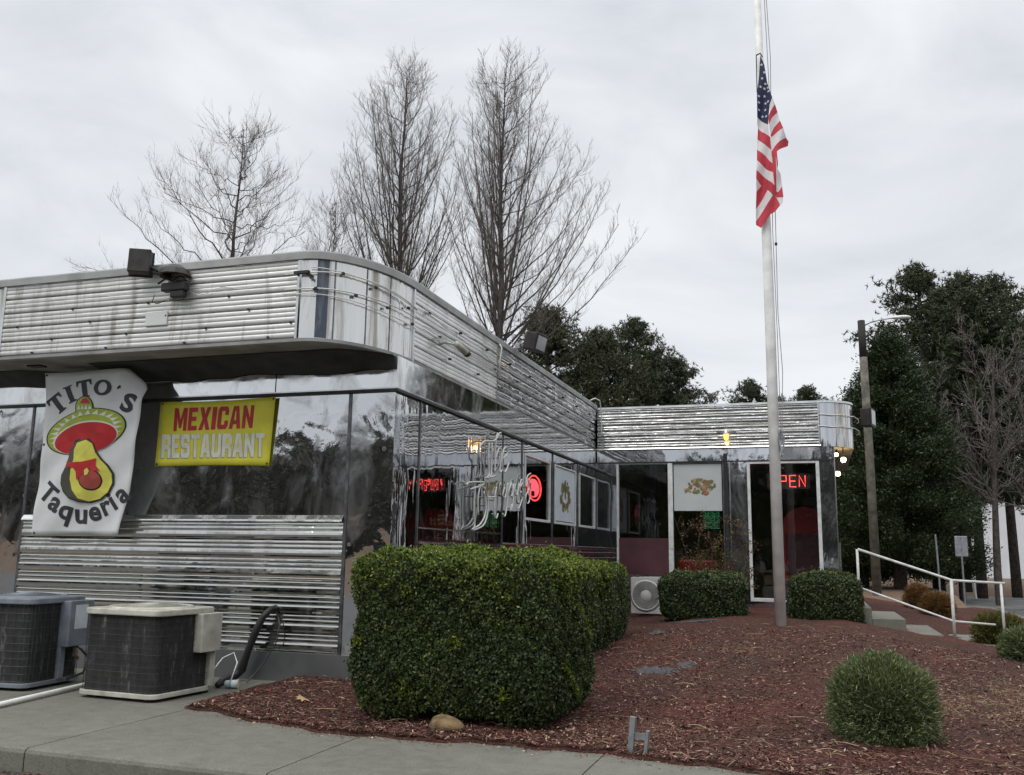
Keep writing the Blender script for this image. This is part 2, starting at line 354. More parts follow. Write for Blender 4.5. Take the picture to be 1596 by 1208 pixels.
# ---------------------------------------------------------------- terrain
def bed_z(x, y):
    a = sstep(-2.6, 7, y)*.40
    b = .42+.58*sstep(.8, 3.3, x)
    c = np.clip(1-np.maximum(0, x-4.9)*.37, .10, 1)-.14*sstep(5.0, 5.2, x)*sstep(7.3, 7.6, y)*(1-sstep(9.6, 10.2, y))
    return a*b*c+.012
EDGE = [(-1.08, -1.95), (-.54, -2.12), (.2, -2.4), (.97, -2.55), (1.8, -2.47), (2.6, -2.44), (3.3, -2.52), (4.04, -2.68), (6, -2.9), (12, -3.2)]
def edge_y(x): return float(np.interp(x, [e[0] for e in EDGE], [e[1] for e in EDGE]))+.035*math.sin(x*7)+.02*math.sin(x*17+1)
# parking lot : one big sheet
MB().add([(-400, -400, -.165), (400, -400, -.165), (400, 600, -.165), (-400, 600, -.165)], [(0, 1, 2, 3)]).build('parking_lot_ground', 'asphalt')['kind'] = 'structure'
# sidewalk slab with curb (joints are real gaps)
js = [-15, -13, -11, -9, -7, -5, -3, -1.03, 1.0, 2.95, 4.95, 6.95, 9, 11, 13, 15]
sw = MB()
def curb_y(x): return -3.86-.02*x
for a, b in zip(js[:-1], js[1:]):
    a += .006; b -= .006; e = .035
    ya, yb = curb_y(a), curb_y(b)
    back = .3 if b < -1.0 else -1.2
    ri = [(0, -.17), (.0, -.035), (.012, -.012), (.035, 0.)]
    vs = []
    for (o_, z_) in ri: vs += [(a, ya+o_, z_), (b, yb+o_, z_)]
    vs += [(a, back, 0), (b, back, 0), (a, back, -.17), (b, back, -.17)]
    fs = [(2*i, 2*i+1, 2*i+3, 2*i+2) for i in range(5)]+[(0, 2, 4, 6, 8, 10), (1, 11, 9, 7, 5, 3)]
    sw.add(vs, fs)
sw.build('sidewalk', 'concrete')['kind'] = 'structure'
MB().box(-15, 15, -3.8, -1.2, -.168, -.006).build('sidewalk_joint_fill', 'sheet')['kind'] = 'structure'
# mulch bed
nx, ny = 150, 150
vs = []; fs = []
for j in range(ny+1):
    v = (j/ny)**1.9
    for i in range(nx+1):
        x = -1.08+(i/nx)**1.25*(9.2+1.08); e = edge_y(x); y = e+v*(21-e)
        z = float(bed_z(x, y)); 
        ramp_ = min(1, (y-e)/.10); z = z*1.0+.016*ramp_+(-.004 if j == 0 else 0)
        z += (.012*math.sin(x*5.3+y*3.1)*math.sin(y*4.7-x*2.2)+.012*random.random())*min(1, (y-e)/.5)*ramp_
        vs.append((x, y, z if j else -.01))
for j in range(ny):
    for i in range(nx):
        a = j*(nx+1)+i; fs.append((a, a+1, a+nx+2, a+nx+1))
mulch = MB().add(vs, fs).build('mulch_bed_ground', 'mulch', smooth=True); mulch['kind'] = 'structure'
# chips
def on_bed(n, xr, yr, pw=1.0):
    x = rng.uniform(xr[0], xr[1], n); y0 = np.array([edge_y(a) for a in x]); y = y0+.02+(rng.uniform(0, 1, n)**pw)*(yr-y0)
    return x, y
x, y = on_bed(64000, (-1.05, 8.5), 5.2, 1.5)
z = bed_z(x, y)+.020+rng.uniform(0, .018, len(x))
Cn = np.stack([x, y, z], 1); d = unit(rng.normal(size=(len(x), 3))*np.array([1, 1, .28])); pz = unit(np.cross(d, rng.normal(size=(len(x), 3))*np.array([.35, .35, 0])+np.array([0, 0, 1.])))
L = rng.uniform(.008, .040, (len(x), 1)); W = rng.uniform(.003, .009, (len(x), 1))
tag(quads('mulch_chips', Cn, d*L, pz*W, 'chips'), kind='stuff', label='red brown bark chips covering the planting bed', cat='mulch')
x, y = on_bed(1300, (-.9, 8.0), 6, 1.25)
k = (rng.uniform(0, 1, len(x)) < np.where(x < 2.9, .9, .4)); x = x[k]; y = y[k]
x2 = rng.normal(2.6, .3, 130); y2 = np.array([edge_y(a) for a in x2])+np.abs(rng.normal(.3, .4, 130)); x = np.r_[x, x2]; y = np.r_[y, y2]
x3 = rng.uniform(-.6, 7.5, 260); y3 = np.array([edge_y(a) for a in x3])-np.abs(rng.normal(0, .07, 260)); x = np.r_[x, x3]; y = np.r_[y, y3]
z = np.where(y < np.array([edge_y(a) for a in x]), .006, bed_z(x, y)+.04)
Cn = np.stack([x, y, z], 1); d = unit(rng.normal(size=(len(x), 3))*np.array([1, 1, .25])); pz = unit(np.cross(d, np.array([0, 0, 1.])+rng.normal(size=(len(x), 3))*.25))
tag(quads('leaf_litter', Cn, d*rng.uniform(.004, .018, (len(x), 1)), pz*rng.uniform(.003, .009, (len(x), 1)), 'litter'), kind='stuff', label='small pale fallen leaves scattered over the bed', cat='leaves')
# red leaf bits in the gutter
x = rng.uniform(-3, 1.2, 1500); y = -3.86-.02*x-np.abs(rng.normal(.0, .22, 1500))-.01; Cn = np.stack([x, y, np.full(1500, -.157)], 1)
d = unit(rng.normal(size=(1500, 3))*np.array([1, 1, .1])); pz = unit(np.cross(d, rng.normal(size=(1500, 3))*.12+np.array([0, 0, 1.])))
tag(quads('gutter_debris', Cn, d*rng.uniform(.008, .03, (1500, 1)), pz*rng.uniform(.004, .014, (1500, 1)), 'chips'), kind='stuff', label='reddish leaf bits washed along the kerb', cat='leaves')
# sticks and twigs lying about
x, y = on_bed(420, (-.9, 8.0), 6, 1.2); tw_ = MB()
for a_, b_ in zip(x, y):
    an = random.uniform(0, 6.28); ln = random.uniform(.03, .13); z = float(bed_z(a_, b_))+.038; dx, dy = math.cos(an)*ln, math.sin(an)*ln
    tw_.tube([(a_-dx, b_-dy, z), (a_+random.uniform(-.01, .01), b_+random.uniform(-.01, .01), z+random.uniform(.0, .02)), (a_+dx, b_+dy, z-.004)], [.0035, .003, .0015], 4)
tag(tw_.build('fallen_twigs', 'straw_blades'), kind='stuff', label='thin fallen twigs scattered over the mulch', cat='twigs')
# brown twiggy debris strip on the sidewalk edge
x = rng.uniform(-.9, 8, 900); y = np.array([edge_y(a) for a in x])-np.abs(rng.normal(0, .09, 900)); z = np.full(900, .006)
Cn = np.stack([x, y, z], 1); d = unit(rng.normal(size=(900, 3))*np.array([1, 1, .06])); pz = unit(np.cross(d, np.array([0, 0, 1.])+rng.normal(size=(900, 3))*.1))
tag(quads('mulch_crumbs', Cn, d*rng.uniform(.005, .02, (900, 1)), pz*rng.uniform(.002, .006, (900, 1)), 'chips'), kind='stuff', label='bark crumbs washed onto the sidewalk edge', cat='mulch')

def straw_tufts():
    P = []
    for cx, cy, rx, ry, n in ((5.9, .4, .75, .8, 2600), (6.4, 1.6, .5, .7, 1200), (3.5, 3.0, .6, .35, 500), (3.0, -1.6, .5, .3, 300)):
        P.append(np.stack([rng.normal(cx, rx*.55, n), rng.normal(cy, ry*.55, n)], 1))
    P = np.concatenate(P); z = bed_z(P[:, 0], P[:, 1])+.03; Cn = np.stack([P[:, 0], P[:, 1], z], 1)
    d = unit(rng.normal(size=Cn.shape)*np.array([1, 1, .22])); b = unit(np.cross(d, np.array([0, 0, 1.])+.3*rng.normal(size=Cn.shape)))
    tag(quads('dry_grass', Cn, d*rng.uniform(.015, .05, (len(Cn), 1)), b*rng.uniform(.0012, .003, (len(Cn), 1)), 'straw_blades'), kind='stuff', label='dry straw coloured grass lying on the mulch at right', cat='grass')
straw_tufts()
# pine straw ground beyond, and pale drive
def grid(x0, x1, y0, y1, nx, ny, zf):
    vs = [(x0+(x1-x0)*i/nx, y0+(y1-y0)*j/ny, zf(x0+(x1-x0)*i/nx, y0+(y1-y0)*j/ny)) for j in range(ny+1) for i in range(nx+1)]
    return MB().add(vs, [(j*(nx+1)+i, j*(nx+1)+i+1, (j+1)*(nx+1)+i+1, (j+1)*(nx+1)+i) for j in range(ny) for i in range(nx)])
grid(-60, 8.6, 18, 120, 30, 60, lambda x, y: -.12+.45*float(sstep(18, 24, y))+.05*math.sin(x*.7+y*.3)).build('straw_ground', 'straw', smooth=True)['kind'] = 'structure'
grid(8.6, 100, 36, 120, 30, 30, lambda x, y: -.17+.42*float(sstep(36, 44, y))+.05*math.sin(x*.7+y*.3)).build('far_straw_ground', 'straw', smooth=True)['kind'] = 'structure'
MB().box(8.6, 100, 26, 36.2, -.2, -.13).build('side_road', 'road_pale')['kind'] = 'structure'
MB().box(8.2, 9.9, 8, 26, -.2, -.08).build('far_walkway_path', 'concrete')['kind'] = 'structure'
# brown bank behind the camera, seen only as a reflection in the steel
grid(-90, 110, -60, -24, 40, 12, lambda x, y: -.17+1.7*float(sstep(25, 36, -y))*float(1-sstep(-9, -3, x)*.9)+.25*math.sin(x*.23)).build('leafy_bank_terrain', 'straw', smooth=True)['kind'] = 'structure'

def flute_profile(z0, z1, unit_h, minors, groove=.018, depth=.012, gdepth=.02, major=0):
    """list of (offset, z) going up"""
    pr = []; n = round((z1-z0)/unit_h); uh = (z1-z0)/n
    for k in range(n):
        zz = z0+k*uh; pr += [(-gdepth, zz), (-gdepth, zz+groove)]
        rest = uh-groove; hs = [1.0]*minors
        if major: hs = [major]+[1.0]*minors
        s = rest/sum(hs); zc = zz+groove
        for q, h in enumerate(hs):
            hh = h*s; dp = depth*(h if major else 1)
            for i in range(7):
                a = math.pi*i/6; pr.append((dp*math.sin(a), zc+hh*(1-math.cos(a))/2))
            zc += hh
    pr.append((-gdepth, z1)); return pr
def sweep(path, prof, closed=False):
    P = [Vector((p[0], p[1])) for p in path]; L = len(P); vs = []; n = len(prof)
    for i, p in enumerate(P):
        d = (P[min(i+1, L-1)]-P[max(i-1, 0)]).normalized(); nn = Vector((d.y, -d.x))
        for o, z in prof: vs.append((p.x+nn.x*o, p.y+nn.y*o, z))
    fs = [(i*n+k, (i+1)*n+k, (i+1)*n+k+1, i*n+k+1) for i in range(L-1) for k in range(n-1)]
    return MB().add(vs, fs)
def lin(a, b, n): return [(a[0]+(b[0]-a[0])*i/n, a[1]+(b[1]-a[1])*i/n) for i in range(n+1)]
# ---------------------------------------------------------------- the diner
diner = empty('diner', (0, 0, 0), 'low stainless steel diner with ribbed parapet and mirror bright walls', 'building')
def B(name, mat, *boxes, bevel=0):
    m = MB()
    for b in boxes: m.box(*b)
    return m.build(name, mat, diner, bevel=bevel)
Ly = 10.2
# shell pieces
B('rear_wall', 'roof', (-7, 5.0, 15.9, 16.05, -.1, 4.4))
B('end_wall', 'mirror_front', (-7.1, -7.0, .001, 16, -.1, 3.66))
B('roof', 'roof', (-6.95, -.06, .08, 15.95, 4.36, 4.42), (-.06, 4.95, 10.3, 15.95, 4.36, 4.42), (-5.3, -.76, -.9, .08, 4.36, 4.42))
B('room_floor', 'floor_in', (-6.9, -.2, .2, 15.9, .40, .45), (-.2, 4.8, 10.35, 15.9, .40, .45))
B('room_ceiling', 'inside_dark', (-6.9, -.16, .2, 15.9, 3.60, 3.64), (-.16, 4.8, 10.35, 15.9, 3.60, 3.64))
B('inner_wall', 'inside', (-6.9, 4.8, 14.9, 15.0, .45, 3.6))
B('inner_partition', 'inside_dark', (-3.2, -3.1, .3, 14.9, .45, 3.6), (.75, 1.0, 12.0, 12.3, .45, 3.6), (2.9, 3.1, 13.0, 13.3, .45, 3.6))
# front (banner) wall  y = 0
B('base_trim', 'base_trim', (-7, .03, -.035, .15, -.05, .31))
B('mirror_panel', 'mirror_front', (-7, -5.19, 0, .15, .31, 3.245))
B('mirror_panel', 'mirror_front', (-5.17, -.58, 0, .15, 1.84, 3.245))
B('mirror_panel', 'mirror_front', (-.55, 0, 0, .15, .31, 3.245))
B('panel_seam', 'seam', (-.585, -.547, -.012, .14, .31, 3.245)); B('panel_seam', 'seam', (-5.2, -5.165, -.012, .14, .31, 3.245))
sweep(lin((-5.165, 0), (-.585, 0), 4), [(-.02, 1.765), (.03, 1.765), (.05, 1.775), (.048, 1.79), (.012, 1.838), (-.02, 1.845)]).build('wall_ledge', 'ledge', diner)
wob = random.Random(3)
def dent(path, amp):
    return [(x+wob.uniform(-amp, amp), y+wob.uniform(-amp, amp)) for x, y in path]
def jig(path, ax, amp):
    out_ = []
    for p in path:
        q = list(p); q[ax] += wob.uniform(-amp, amp); out_.append(tuple(q))
    return out_
o = sweep(jig(lin((-5.165, 0), (-.585, 0), 24), 1, .0035), flute_profile(.31, 1.762, .2075, 2, .016, .0085, .006, major=2.0)).build('ribbed_panel', 'rib_dark', diner, smooth=False)
B('rib_backing', 'trim_dark', (-5.165, -.585, .03, .14, .31, 1.775))
# header band round front and side
B('header_band', 'band', (-7, -1.57, -.02, .14, 3.29, 3.66), (-1.555, .02, -.02, .14, 3.29, 3.66))
B('header_band', 'band', (-.14, .02, .142, 5.0, 3.29, 3.66), (-.14, .02, 5.012, Ly, 3.29, 3.66))
B('drip_moulding', 'trim_dark', (-7, .045, -.045, .1, 3.243, 3.275), (-.1, .045, .1, Ly, 3.243, 3.275))
B('drip_moulding', 'seam_bright', (-7, .035, -.035, .1, 3.275, 3.292), (-.1, .035, .1, Ly, 3.275, 3.292))
# side wall x = 0
B('mirror_panel', 'mirror_side', (-.15, 0, .151, .70, -.05, 3.243))
B('panel_seam', 'seam', (-.14, .012, .70, .73, -.05, 3.243)); B('panel_seam', 'seam', (-.14, .010, 3.86, 3.89, 0, 3.243))
B('mirror_panel', 'mirror_side', (-.15, 0, .73, 3.86, 1.60, 3.243))
B('sill_moulding', 'seam_bright', (-.1, .03, .73, 3.86, 1.54, 1.565), (-.1, .02, .73, 3.86, 1.72, 1.735))
o = sweep(lin((0, .73), (0, 3.86), 4), flute_profile(-.05, 1.54, .11, 1, .02, .01, .006)).build('ribbed_panel', 'maroon', diner)
o = sweep(lin((0, 3.89), (0, Ly), 6), flute_profile(-.05, 1.60, .11, 1, .02, .01, .006)).build('ribbed_panel', 'maroon', diner)
B('side_wall', 'maroon', (-.15, -.03, .73, Ly, -.05, 1.6))
side_wins = [(5.0, 6.55), (6.86, 8.42), (8.72, 10.12)]
prev = 3.89
for a, b in side_wins:
    B('mirror_panel', 'mirror_side', (-.15, 0, prev, a, 1.60, 3.243)); prev = b
B('mirror_panel', 'mirror_side', (-.15, 0, prev, Ly-.001, 1.60, 3.243))
for a, b in side_wins:
    B('mirror_panel', 'mirror_side', (-.15, 0, a, b, 1.60, 1.98)); B('mirror_panel', 'mirror_side', (-.15, 0, a, b, 3.06, 3.243))
for y in (4.85, 6.70, 8.57): B('panel_seam', 'seam', (-.1, .014, y-.02, y+.02, 1.6, 3.243))
def window(frame_boxes, pane_boxes, pm='glass', name='window', fm='white_frame'):
    f = B(name, fm, *frame_boxes, bevel=.006)
    m = MB()
    for b in pane_boxes: m.box(*b)
    m.build('pane', pm, f); return f
for a, b in side_wins:
    t = .045; z0, z1 = 1.98, 3.06
    window([(-.03, .015, a, a+t, z0, z1), (-.03, .015, b-t, b, z0, z1), (-.03, .015, a+t, b-t, z0, z0+t), (-.03, .015, a+t, b-t, z1-.03, z1)],
           [(-.022, -.018, a+t, b-t, z0+t, z1-.03)])
# side parapet and rounded corner
c0 = (-.72, .4)
corner = [(c0[0]+.72*math.sin(t), c0[1]-1.357*math.cos(t)) for t in [math.pi/2*i/20 for i in range(21)]]
lcorner = [(-4.85-.72*math.cos(t), 0-.957*math.sin(t)) for t in [math.pi/2*i/12 for i in range(13)]]
sweep(jig(lin((-4.83, -.957), (-.75, -.957), 30), 1, .003), flute_profile(3.69, 4.57, .182, 3, .020, .009, .035)).build('parapet', 'alu', diner)
sweep(jig(lin((.0, .42), (.0, 3.47), 14), 0, .004), flute_profile(3.69, 4.57, .182, 3, .022, .006, .035)).build('parapet', 'alu_side', diner)
sweep(jig(lin((.0, 3.49), (.0, 10.14), 30), 0, .005), flute_profile(3.69, 4.57, .182, 2, .024, .014, .035)).build('parapet', 'alu_far', diner)
pf = [(0, 3.66), (0, 4.57)]
for a, b in ((0, 6), (6, 11), (11, 15), (15, 20)):
    sweep(corner[a:b+1], [(.002, 3.66), (.004, 3.9), (.002, 4.2), (.003, 4.57)]).build('corner_panel', 'alu_corner', diner, smooth=True)
for i in (6, 11, 15):
    p = corner[i]; d = (Vector(corner[i+1])-Vector(corner[i-1])).normalized()*.008
    sweep([(p[0]-d.x, p[1]-d.y), (p[0]+d.x, p[1]+d.y)], [(.007, 3.66), (.007, 4.57)]).build('panel_joint', 'seam', diner)
# blue grey stripe where the film has gone
sweep(corner[3:6], [(.008, 3.70), (.008, 4.57)]).build('dark_strip', 'strip_blue', diner, smooth=True)
sweep(lcorner, pf).build('corner_panel', 'alu_corner', diner, smooth=True)
for b_ in ((-4.86, -4.82, -.975, -.9, 3.66, 4.575), (-.765, -.735, -.975, -.9, 3.66, 4.575), (-.05, .022, .385, .42, 3.66, 4.575), (-.05, .022, 3.46, 3.50, 3.66, 4.575)): B('parapet_joint', 'seam_bright', b_)
fullpath = lcorner+lin((-4.85, -.957), (-.72, -.957), 20)[1:]+corner[1:]+lin((0, .4), (0, 10.2), 20)[1:]
capo = sweep(jig(fullpath, 1, .004), [(-.12, 4.655), (-.02, 4.665), (.03, 4.665), (.035, 4.65), (.035, 4.572), (.0, 4.570)]).build('parapet_cap', 'cap', diner)
sweep(fullpath, [(-.06, 3.655), (.018, 3.655), (.022, 3.69), (-.02, 3.69)]).build('parapet_bottom_edge', 'cap', diner)
poly = [(x, y, 3.658) for x, y in lcorner+[(-4.85, -.957), (-.72, -.957)]+corner[1:]]+[(-.02, .4, 3.658), (-.02, -.02, 3.658), (-5.57, -.02, 3.658)]
MB().add(poly, [tuple(range(len(poly)))]).build('soffit', 'soffit', diner)
def gap_shade(x0, x1, n=40, yo=-.5, seed=1):  # wavy dark skirt added in place of the shade inside the torn soffit
    r = random.Random(seed); vs = []; m_ = 5
    zz = [3.495+.020*math.sin(x0*3+i*.33)+.008*math.sin(i*.9+seed) for i in range(n+1)]
    for i in range(n+1):
        x = x0+(x1-x0)*i/n
        for j in range(m_+1):
            t = j/m_; y = yo*(1-t)*min(1, (x1+.04-x)/.6+.12)-.045; z = 3.648-(3.648-zz[i])*t**2.0+.006*math.sin(i*1.1+j)*t
            vs.append((x, y, z))
    return MB().add(vs, [(i*(m_+1)+j, (i+1)*(m_+1)+j, (i+1)*(m_+1)+j+1, i*(m_+1)+j+1) for i in range(n) for j in range(m_)])
gap_shade(-3.9, .01).build('soffit_gap_shade', 'sheet', diner, smooth=True)
gap_shade(-7, -4.6, 20, -.35, 4).build('soffit_gap_shade', 'sheet', diner, smooth=True)
B('soffit_vent', 'black', (-4.75, -4.55, -.62, -.5, 3.64, 3.657))
# blank switch plate on front parapet
B('cover_plate', 'alu', (-2.72, -2.42, -.985, -.95, 3.94, 4.11), bevel=.008)
# loose neon tubes round the corner
def offs(path, o):
    P = [Vector(p) for p in path]; out_ = []
    for i, p in enumerate(P):
        d = (P[min(i+1, len(P)-1)]-P[max(i-1, 0)]).normalized(); out_.append((p.x+d.y*o, p.y-d.x*o))
    return out_
cp = offs([(-.9, -.957)]+corner[1:], .05)
def tubeline(name, pts, rad, mat, zf, n=5):
    MB().tube([(p[0], p[1], zf(i/(len(pts)-1))) for i, p in enumerate(pts)], rad, n).build(name, mat, diner, smooth=True)
tubeline('neon_tube', cp[:], .008, 'neon_off', lambda t: 4.40+.07*math.sin(t*3)-.1*t)
tubeline('neon_tube', cp[2:], .006, 'neon_off', lambda t: 4.47+.02*math.sin(t*4)-.16*t)
tubeline('neon_tube', cp[:], .008, 'neon_off', lambda t: 4.23+.02*math.sin(t*3)-.04*t)
tubeline('neon_tube', cp[:], .006, 'neon_off', lambda t: 4.175+.012*math.sin(t*5)-.10*t)
for k, (z, r) in enumerate([(4.38, .007), (4.33, .007), (4.16, .007), (4.12, .006), (3.92, .006)]):
    a, b = ((.6, 9.9) if k != 4 else (3.6, 9.9)); n = 26
    MB().tube([(.05+wob.uniform(-.012, .02), a+(b-a)*i/n, z+wob.uniform(-.012, .012)-(.10*math.sin(min(1, i/n*1.2)*3) if k == 1 else 0)) for i in range(n+1)], r, 5).build('neon_tube', 'neon_off', diner, smooth=True)
MB().tube([(.05, 3.48, 4.56), (.09, 3.47, 4.50), (.06, 3.47, 4.3), (.05, 3.48, 4.05)], .012, 6).build('conduit', 'neon_off', diner, smooth=True)
MB().tube([(.02, 9.6, 4.68), (.10, 9.7, 4.74), (.16, 9.9, 4.72), (.16, 10.05, 4.5), (.16, 10.08, 4.05), (.12, 10.1, 3.9)], .014, 6).build('conduit', 'neon_off', diner, smooth=True)
def clip(*b): MB().box(*b).build('tube_clip', 'black', diner)
for (i, z) in ((1, 4.41), (7, 4.43), (12, 4.36), (18, 4.27), (3, 4.23), (9, 4.21), (14, 4.17), (19, 4.1)):
    p = cp[i]; clip(p[0]-.014, p[0]+.014, p[1]-.02, p[1]+.02, z-.012, z+.014)
for k in range(26):
    y = .8+k*.36; z = (4.36, 4.14, 3.93)[k % 3]; clip(.02, .06, y-.012, y+.012, z-.014, z+.014)
for k in range(16):
    x = -4.6+k*.27; z = (4.05, 4.22, 3.87, 3.72)[k*7 % 4]; clip(x-.01, x+.01, -.985, -.96, z-.01, z+.01)
MB().box(-.78, -.6, -1.03, -.99, 4.395, 4.425).add([(-.62, -1.02, 4.41), (-.54, -1.0, 4.36), (-.55, -1.0, 4.33), (-.64, -1.02, 4.38)], [(0, 1, 2, 3)]).build('broken_fitting', 'black', diner)
MB().tube([(-4.8+i*.2, -.99-.01*(i % 2), 4.34+.01*math.sin(i*2)) for i in range(19)], .004, 4).build('loose_wire', 'neon_off', diner)
MB().tube([(-2.4+i*.1, -.99, 4.30+.05*math.sin(i*1.1)*math.exp(-abs(i-4)/5)) for i in range(16)], .004, 4).build('loose_wire', 'neon_off', diner)

# wing  y = Ly
hz = 3.40
wob2 = [( .46, 1.62), (1.66, 2.70), (3.20, 4.60)]
B('mirror_panel', 'mirror_wing', (.001, .46, Ly, Ly+.15, -.05, hz))
B('mirror_panel', 'mirror_wing', (2.72, 3.19, Ly, Ly+.15, -.05, hz))
B('mirror_panel', 'mirror_wing', (4.61, 4.90, Ly, Ly+.15, -.05, hz))
B('mirror_panel', 'mirror_wing', (.46, 2.72, Ly, Ly+.15, -.05, 1.04), (3.19, 4.61, Ly, Ly+.15, -.05, .56))
B('header_band', 'mirror_wing', (.04, 4.90, Ly-.02, Ly+.14, hz, 3.66))
B('header_lip', 'trim_dark', (.04, 4.90, Ly-.03, Ly, hz-.02, hz+.004))
t = .045
window([(.46, .505, Ly-.02, Ly+.09, 1.04, hz-.02), (1.56, 1.66, Ly-.02, Ly+.09, 1.04, hz-.02), (.505, 1.56, Ly-.005, Ly+.09, hz-.045, hz-.02)],
       [(.505, 1.56, Ly+.04, Ly+.046, 1.80, hz-.045)])
B('wainscot_panel', 'maroon_panel', (.505, 1.56, Ly+.01, Ly+.12, 1.04, 1.80))
window([(2.69, 2.72, Ly-.01, Ly+.09, 1.04, hz-.02), (1.66, 2.69, Ly-.005, Ly+.09, hz-.045, hz-.02), (1.66, 2.69, Ly-.005, Ly+.09, 1.04, 1.08)],
       [(1.66, 2.69, Ly+.04, Ly+.046, 1.08, hz-.045)], fm='seam')
window([(3.19, 3.25, Ly-.02, Ly+.09, .56, hz-.02), (4.54, 4.61, Ly-.02, Ly+.09, .56, hz-.02), (3.25, 4.54, Ly-.02, Ly+.09, .56, .63), (3.25, 4.54, Ly-.02, Ly+.09, hz-.07, hz-.02)],
       [(3.25, 4.54, Ly+.04, Ly+.046, .63, hz-.07)])
MB().tube([(2.76, Ly-.04, -.05), (2.76, Ly-.04, 3.55)], .04, 8).build('downspout', 'trim_dark', diner)
B('panel_seam', 'seam_bright', (2.83, 2.85, Ly-.012, Ly, .2, hz-.02))
B('side_wall', 'mirror_wing', (4.75, 4.90, Ly+.151, 16, -.05, 3.66))
B('edge_moulding', 'seam_bright', (4.895, 4.915, Ly-.012, Ly+.02, .2, 3.66))
B('meter_rail', 'seam_bright', (4.93, 4.96, Ly+.4, Ly+.44, .9, 1.75))
wc = [(4.66+.64*math.sin(t), Ly-.03+.64-.64*math.cos(t)) for t in [math.pi/2*i/16 for i in range(17)]]
sweep(jig(lin((.05, Ly-.03), (4.64, Ly-.03), 30), 1, .004), flute_profile(3.69, 4.55, .1230, 2, .026, .016, .032)).build('parapet', 'alu_wing', diner)
for a, b in ((0, 5), (5, 9), (9, 13), (13, 16)):
    sweep(wc[a:b+1], [(.004, 3.66), (.008, 4.1), (.004, 4.57)]).build('corner_panel', 'mirror_wing' if a == 0 else 'alu_corner', diner, smooth=True)
    MB().tube([(wc[b][0], wc[b][1]-.004, 3.67), (wc[b][0], wc[b][1]-.004, 4.56)], .006, 5).build('panel_joint', 'seam', diner)
sweep([wc[-1], (5.30, 16)], [(.0, 3.66), (.0, 4.57)]).build('parapet', 'alu_wing', diner)
wp = lin((.0, Ly-.03), (4.66, Ly-.03), 16)+wc[1:]+[(5.30, 16)]
sweep(jig(wp, 1, .003), [(-.12, 4.575), (-.02, 4.60), (.03, 4.60), (.035, 4.555)]).build('parapet_cap', 'seam_bright', diner)
sweep(wp[:17], [(-.03, 3.655), (.02, 3.655), (.03, 3.675), (.02, 3.70), (-.02, 3.70)]).build('parapet_bottom_edge', 'seam_bright', diner)
B('parapet_joint', 'seam_bright', (4.625, 4.65, Ly-.055, Ly, 3.66, 4.56))
pl = [(4.66, Ly-.03, 3.662)]+[(x, y, 3.662) for x, y in wc[1:]]+[(5.30, 16, 3.662), (4.902, 16, 3.662), (4.902, Ly-.02, 3.662)]
MB().add(pl, [tuple(range(len(pl)))]).build('soffit', 'soffit', diner)
for z, r in ((4.30, .011), (4.06, .011)):
    cpw = offs([(4.55, Ly-.03)]+wc, .06)
    MB().tube([(p[0], p[1], z+.01*math.sin(i)) for i, p in enumerate(cpw[:15])]+[(5.42, Ly+.62, z-.02), (5.43, Ly+.66, z-.08), (5.38, Ly+.7, z-.10)], r, 6).build('neon_tube', 'neon_off', diner, smooth=True)
rr = random.Random(8)
for z in (4.36, 4.24, 4.13, 4.02):
    MB().tube([(.3+i*.29, Ly-.075+rr.uniform(-.01, .01), z+rr.uniform(-.01, .01)) for i in range(16)], .006, 4).build('neon_tube', 'neon_off', diner)

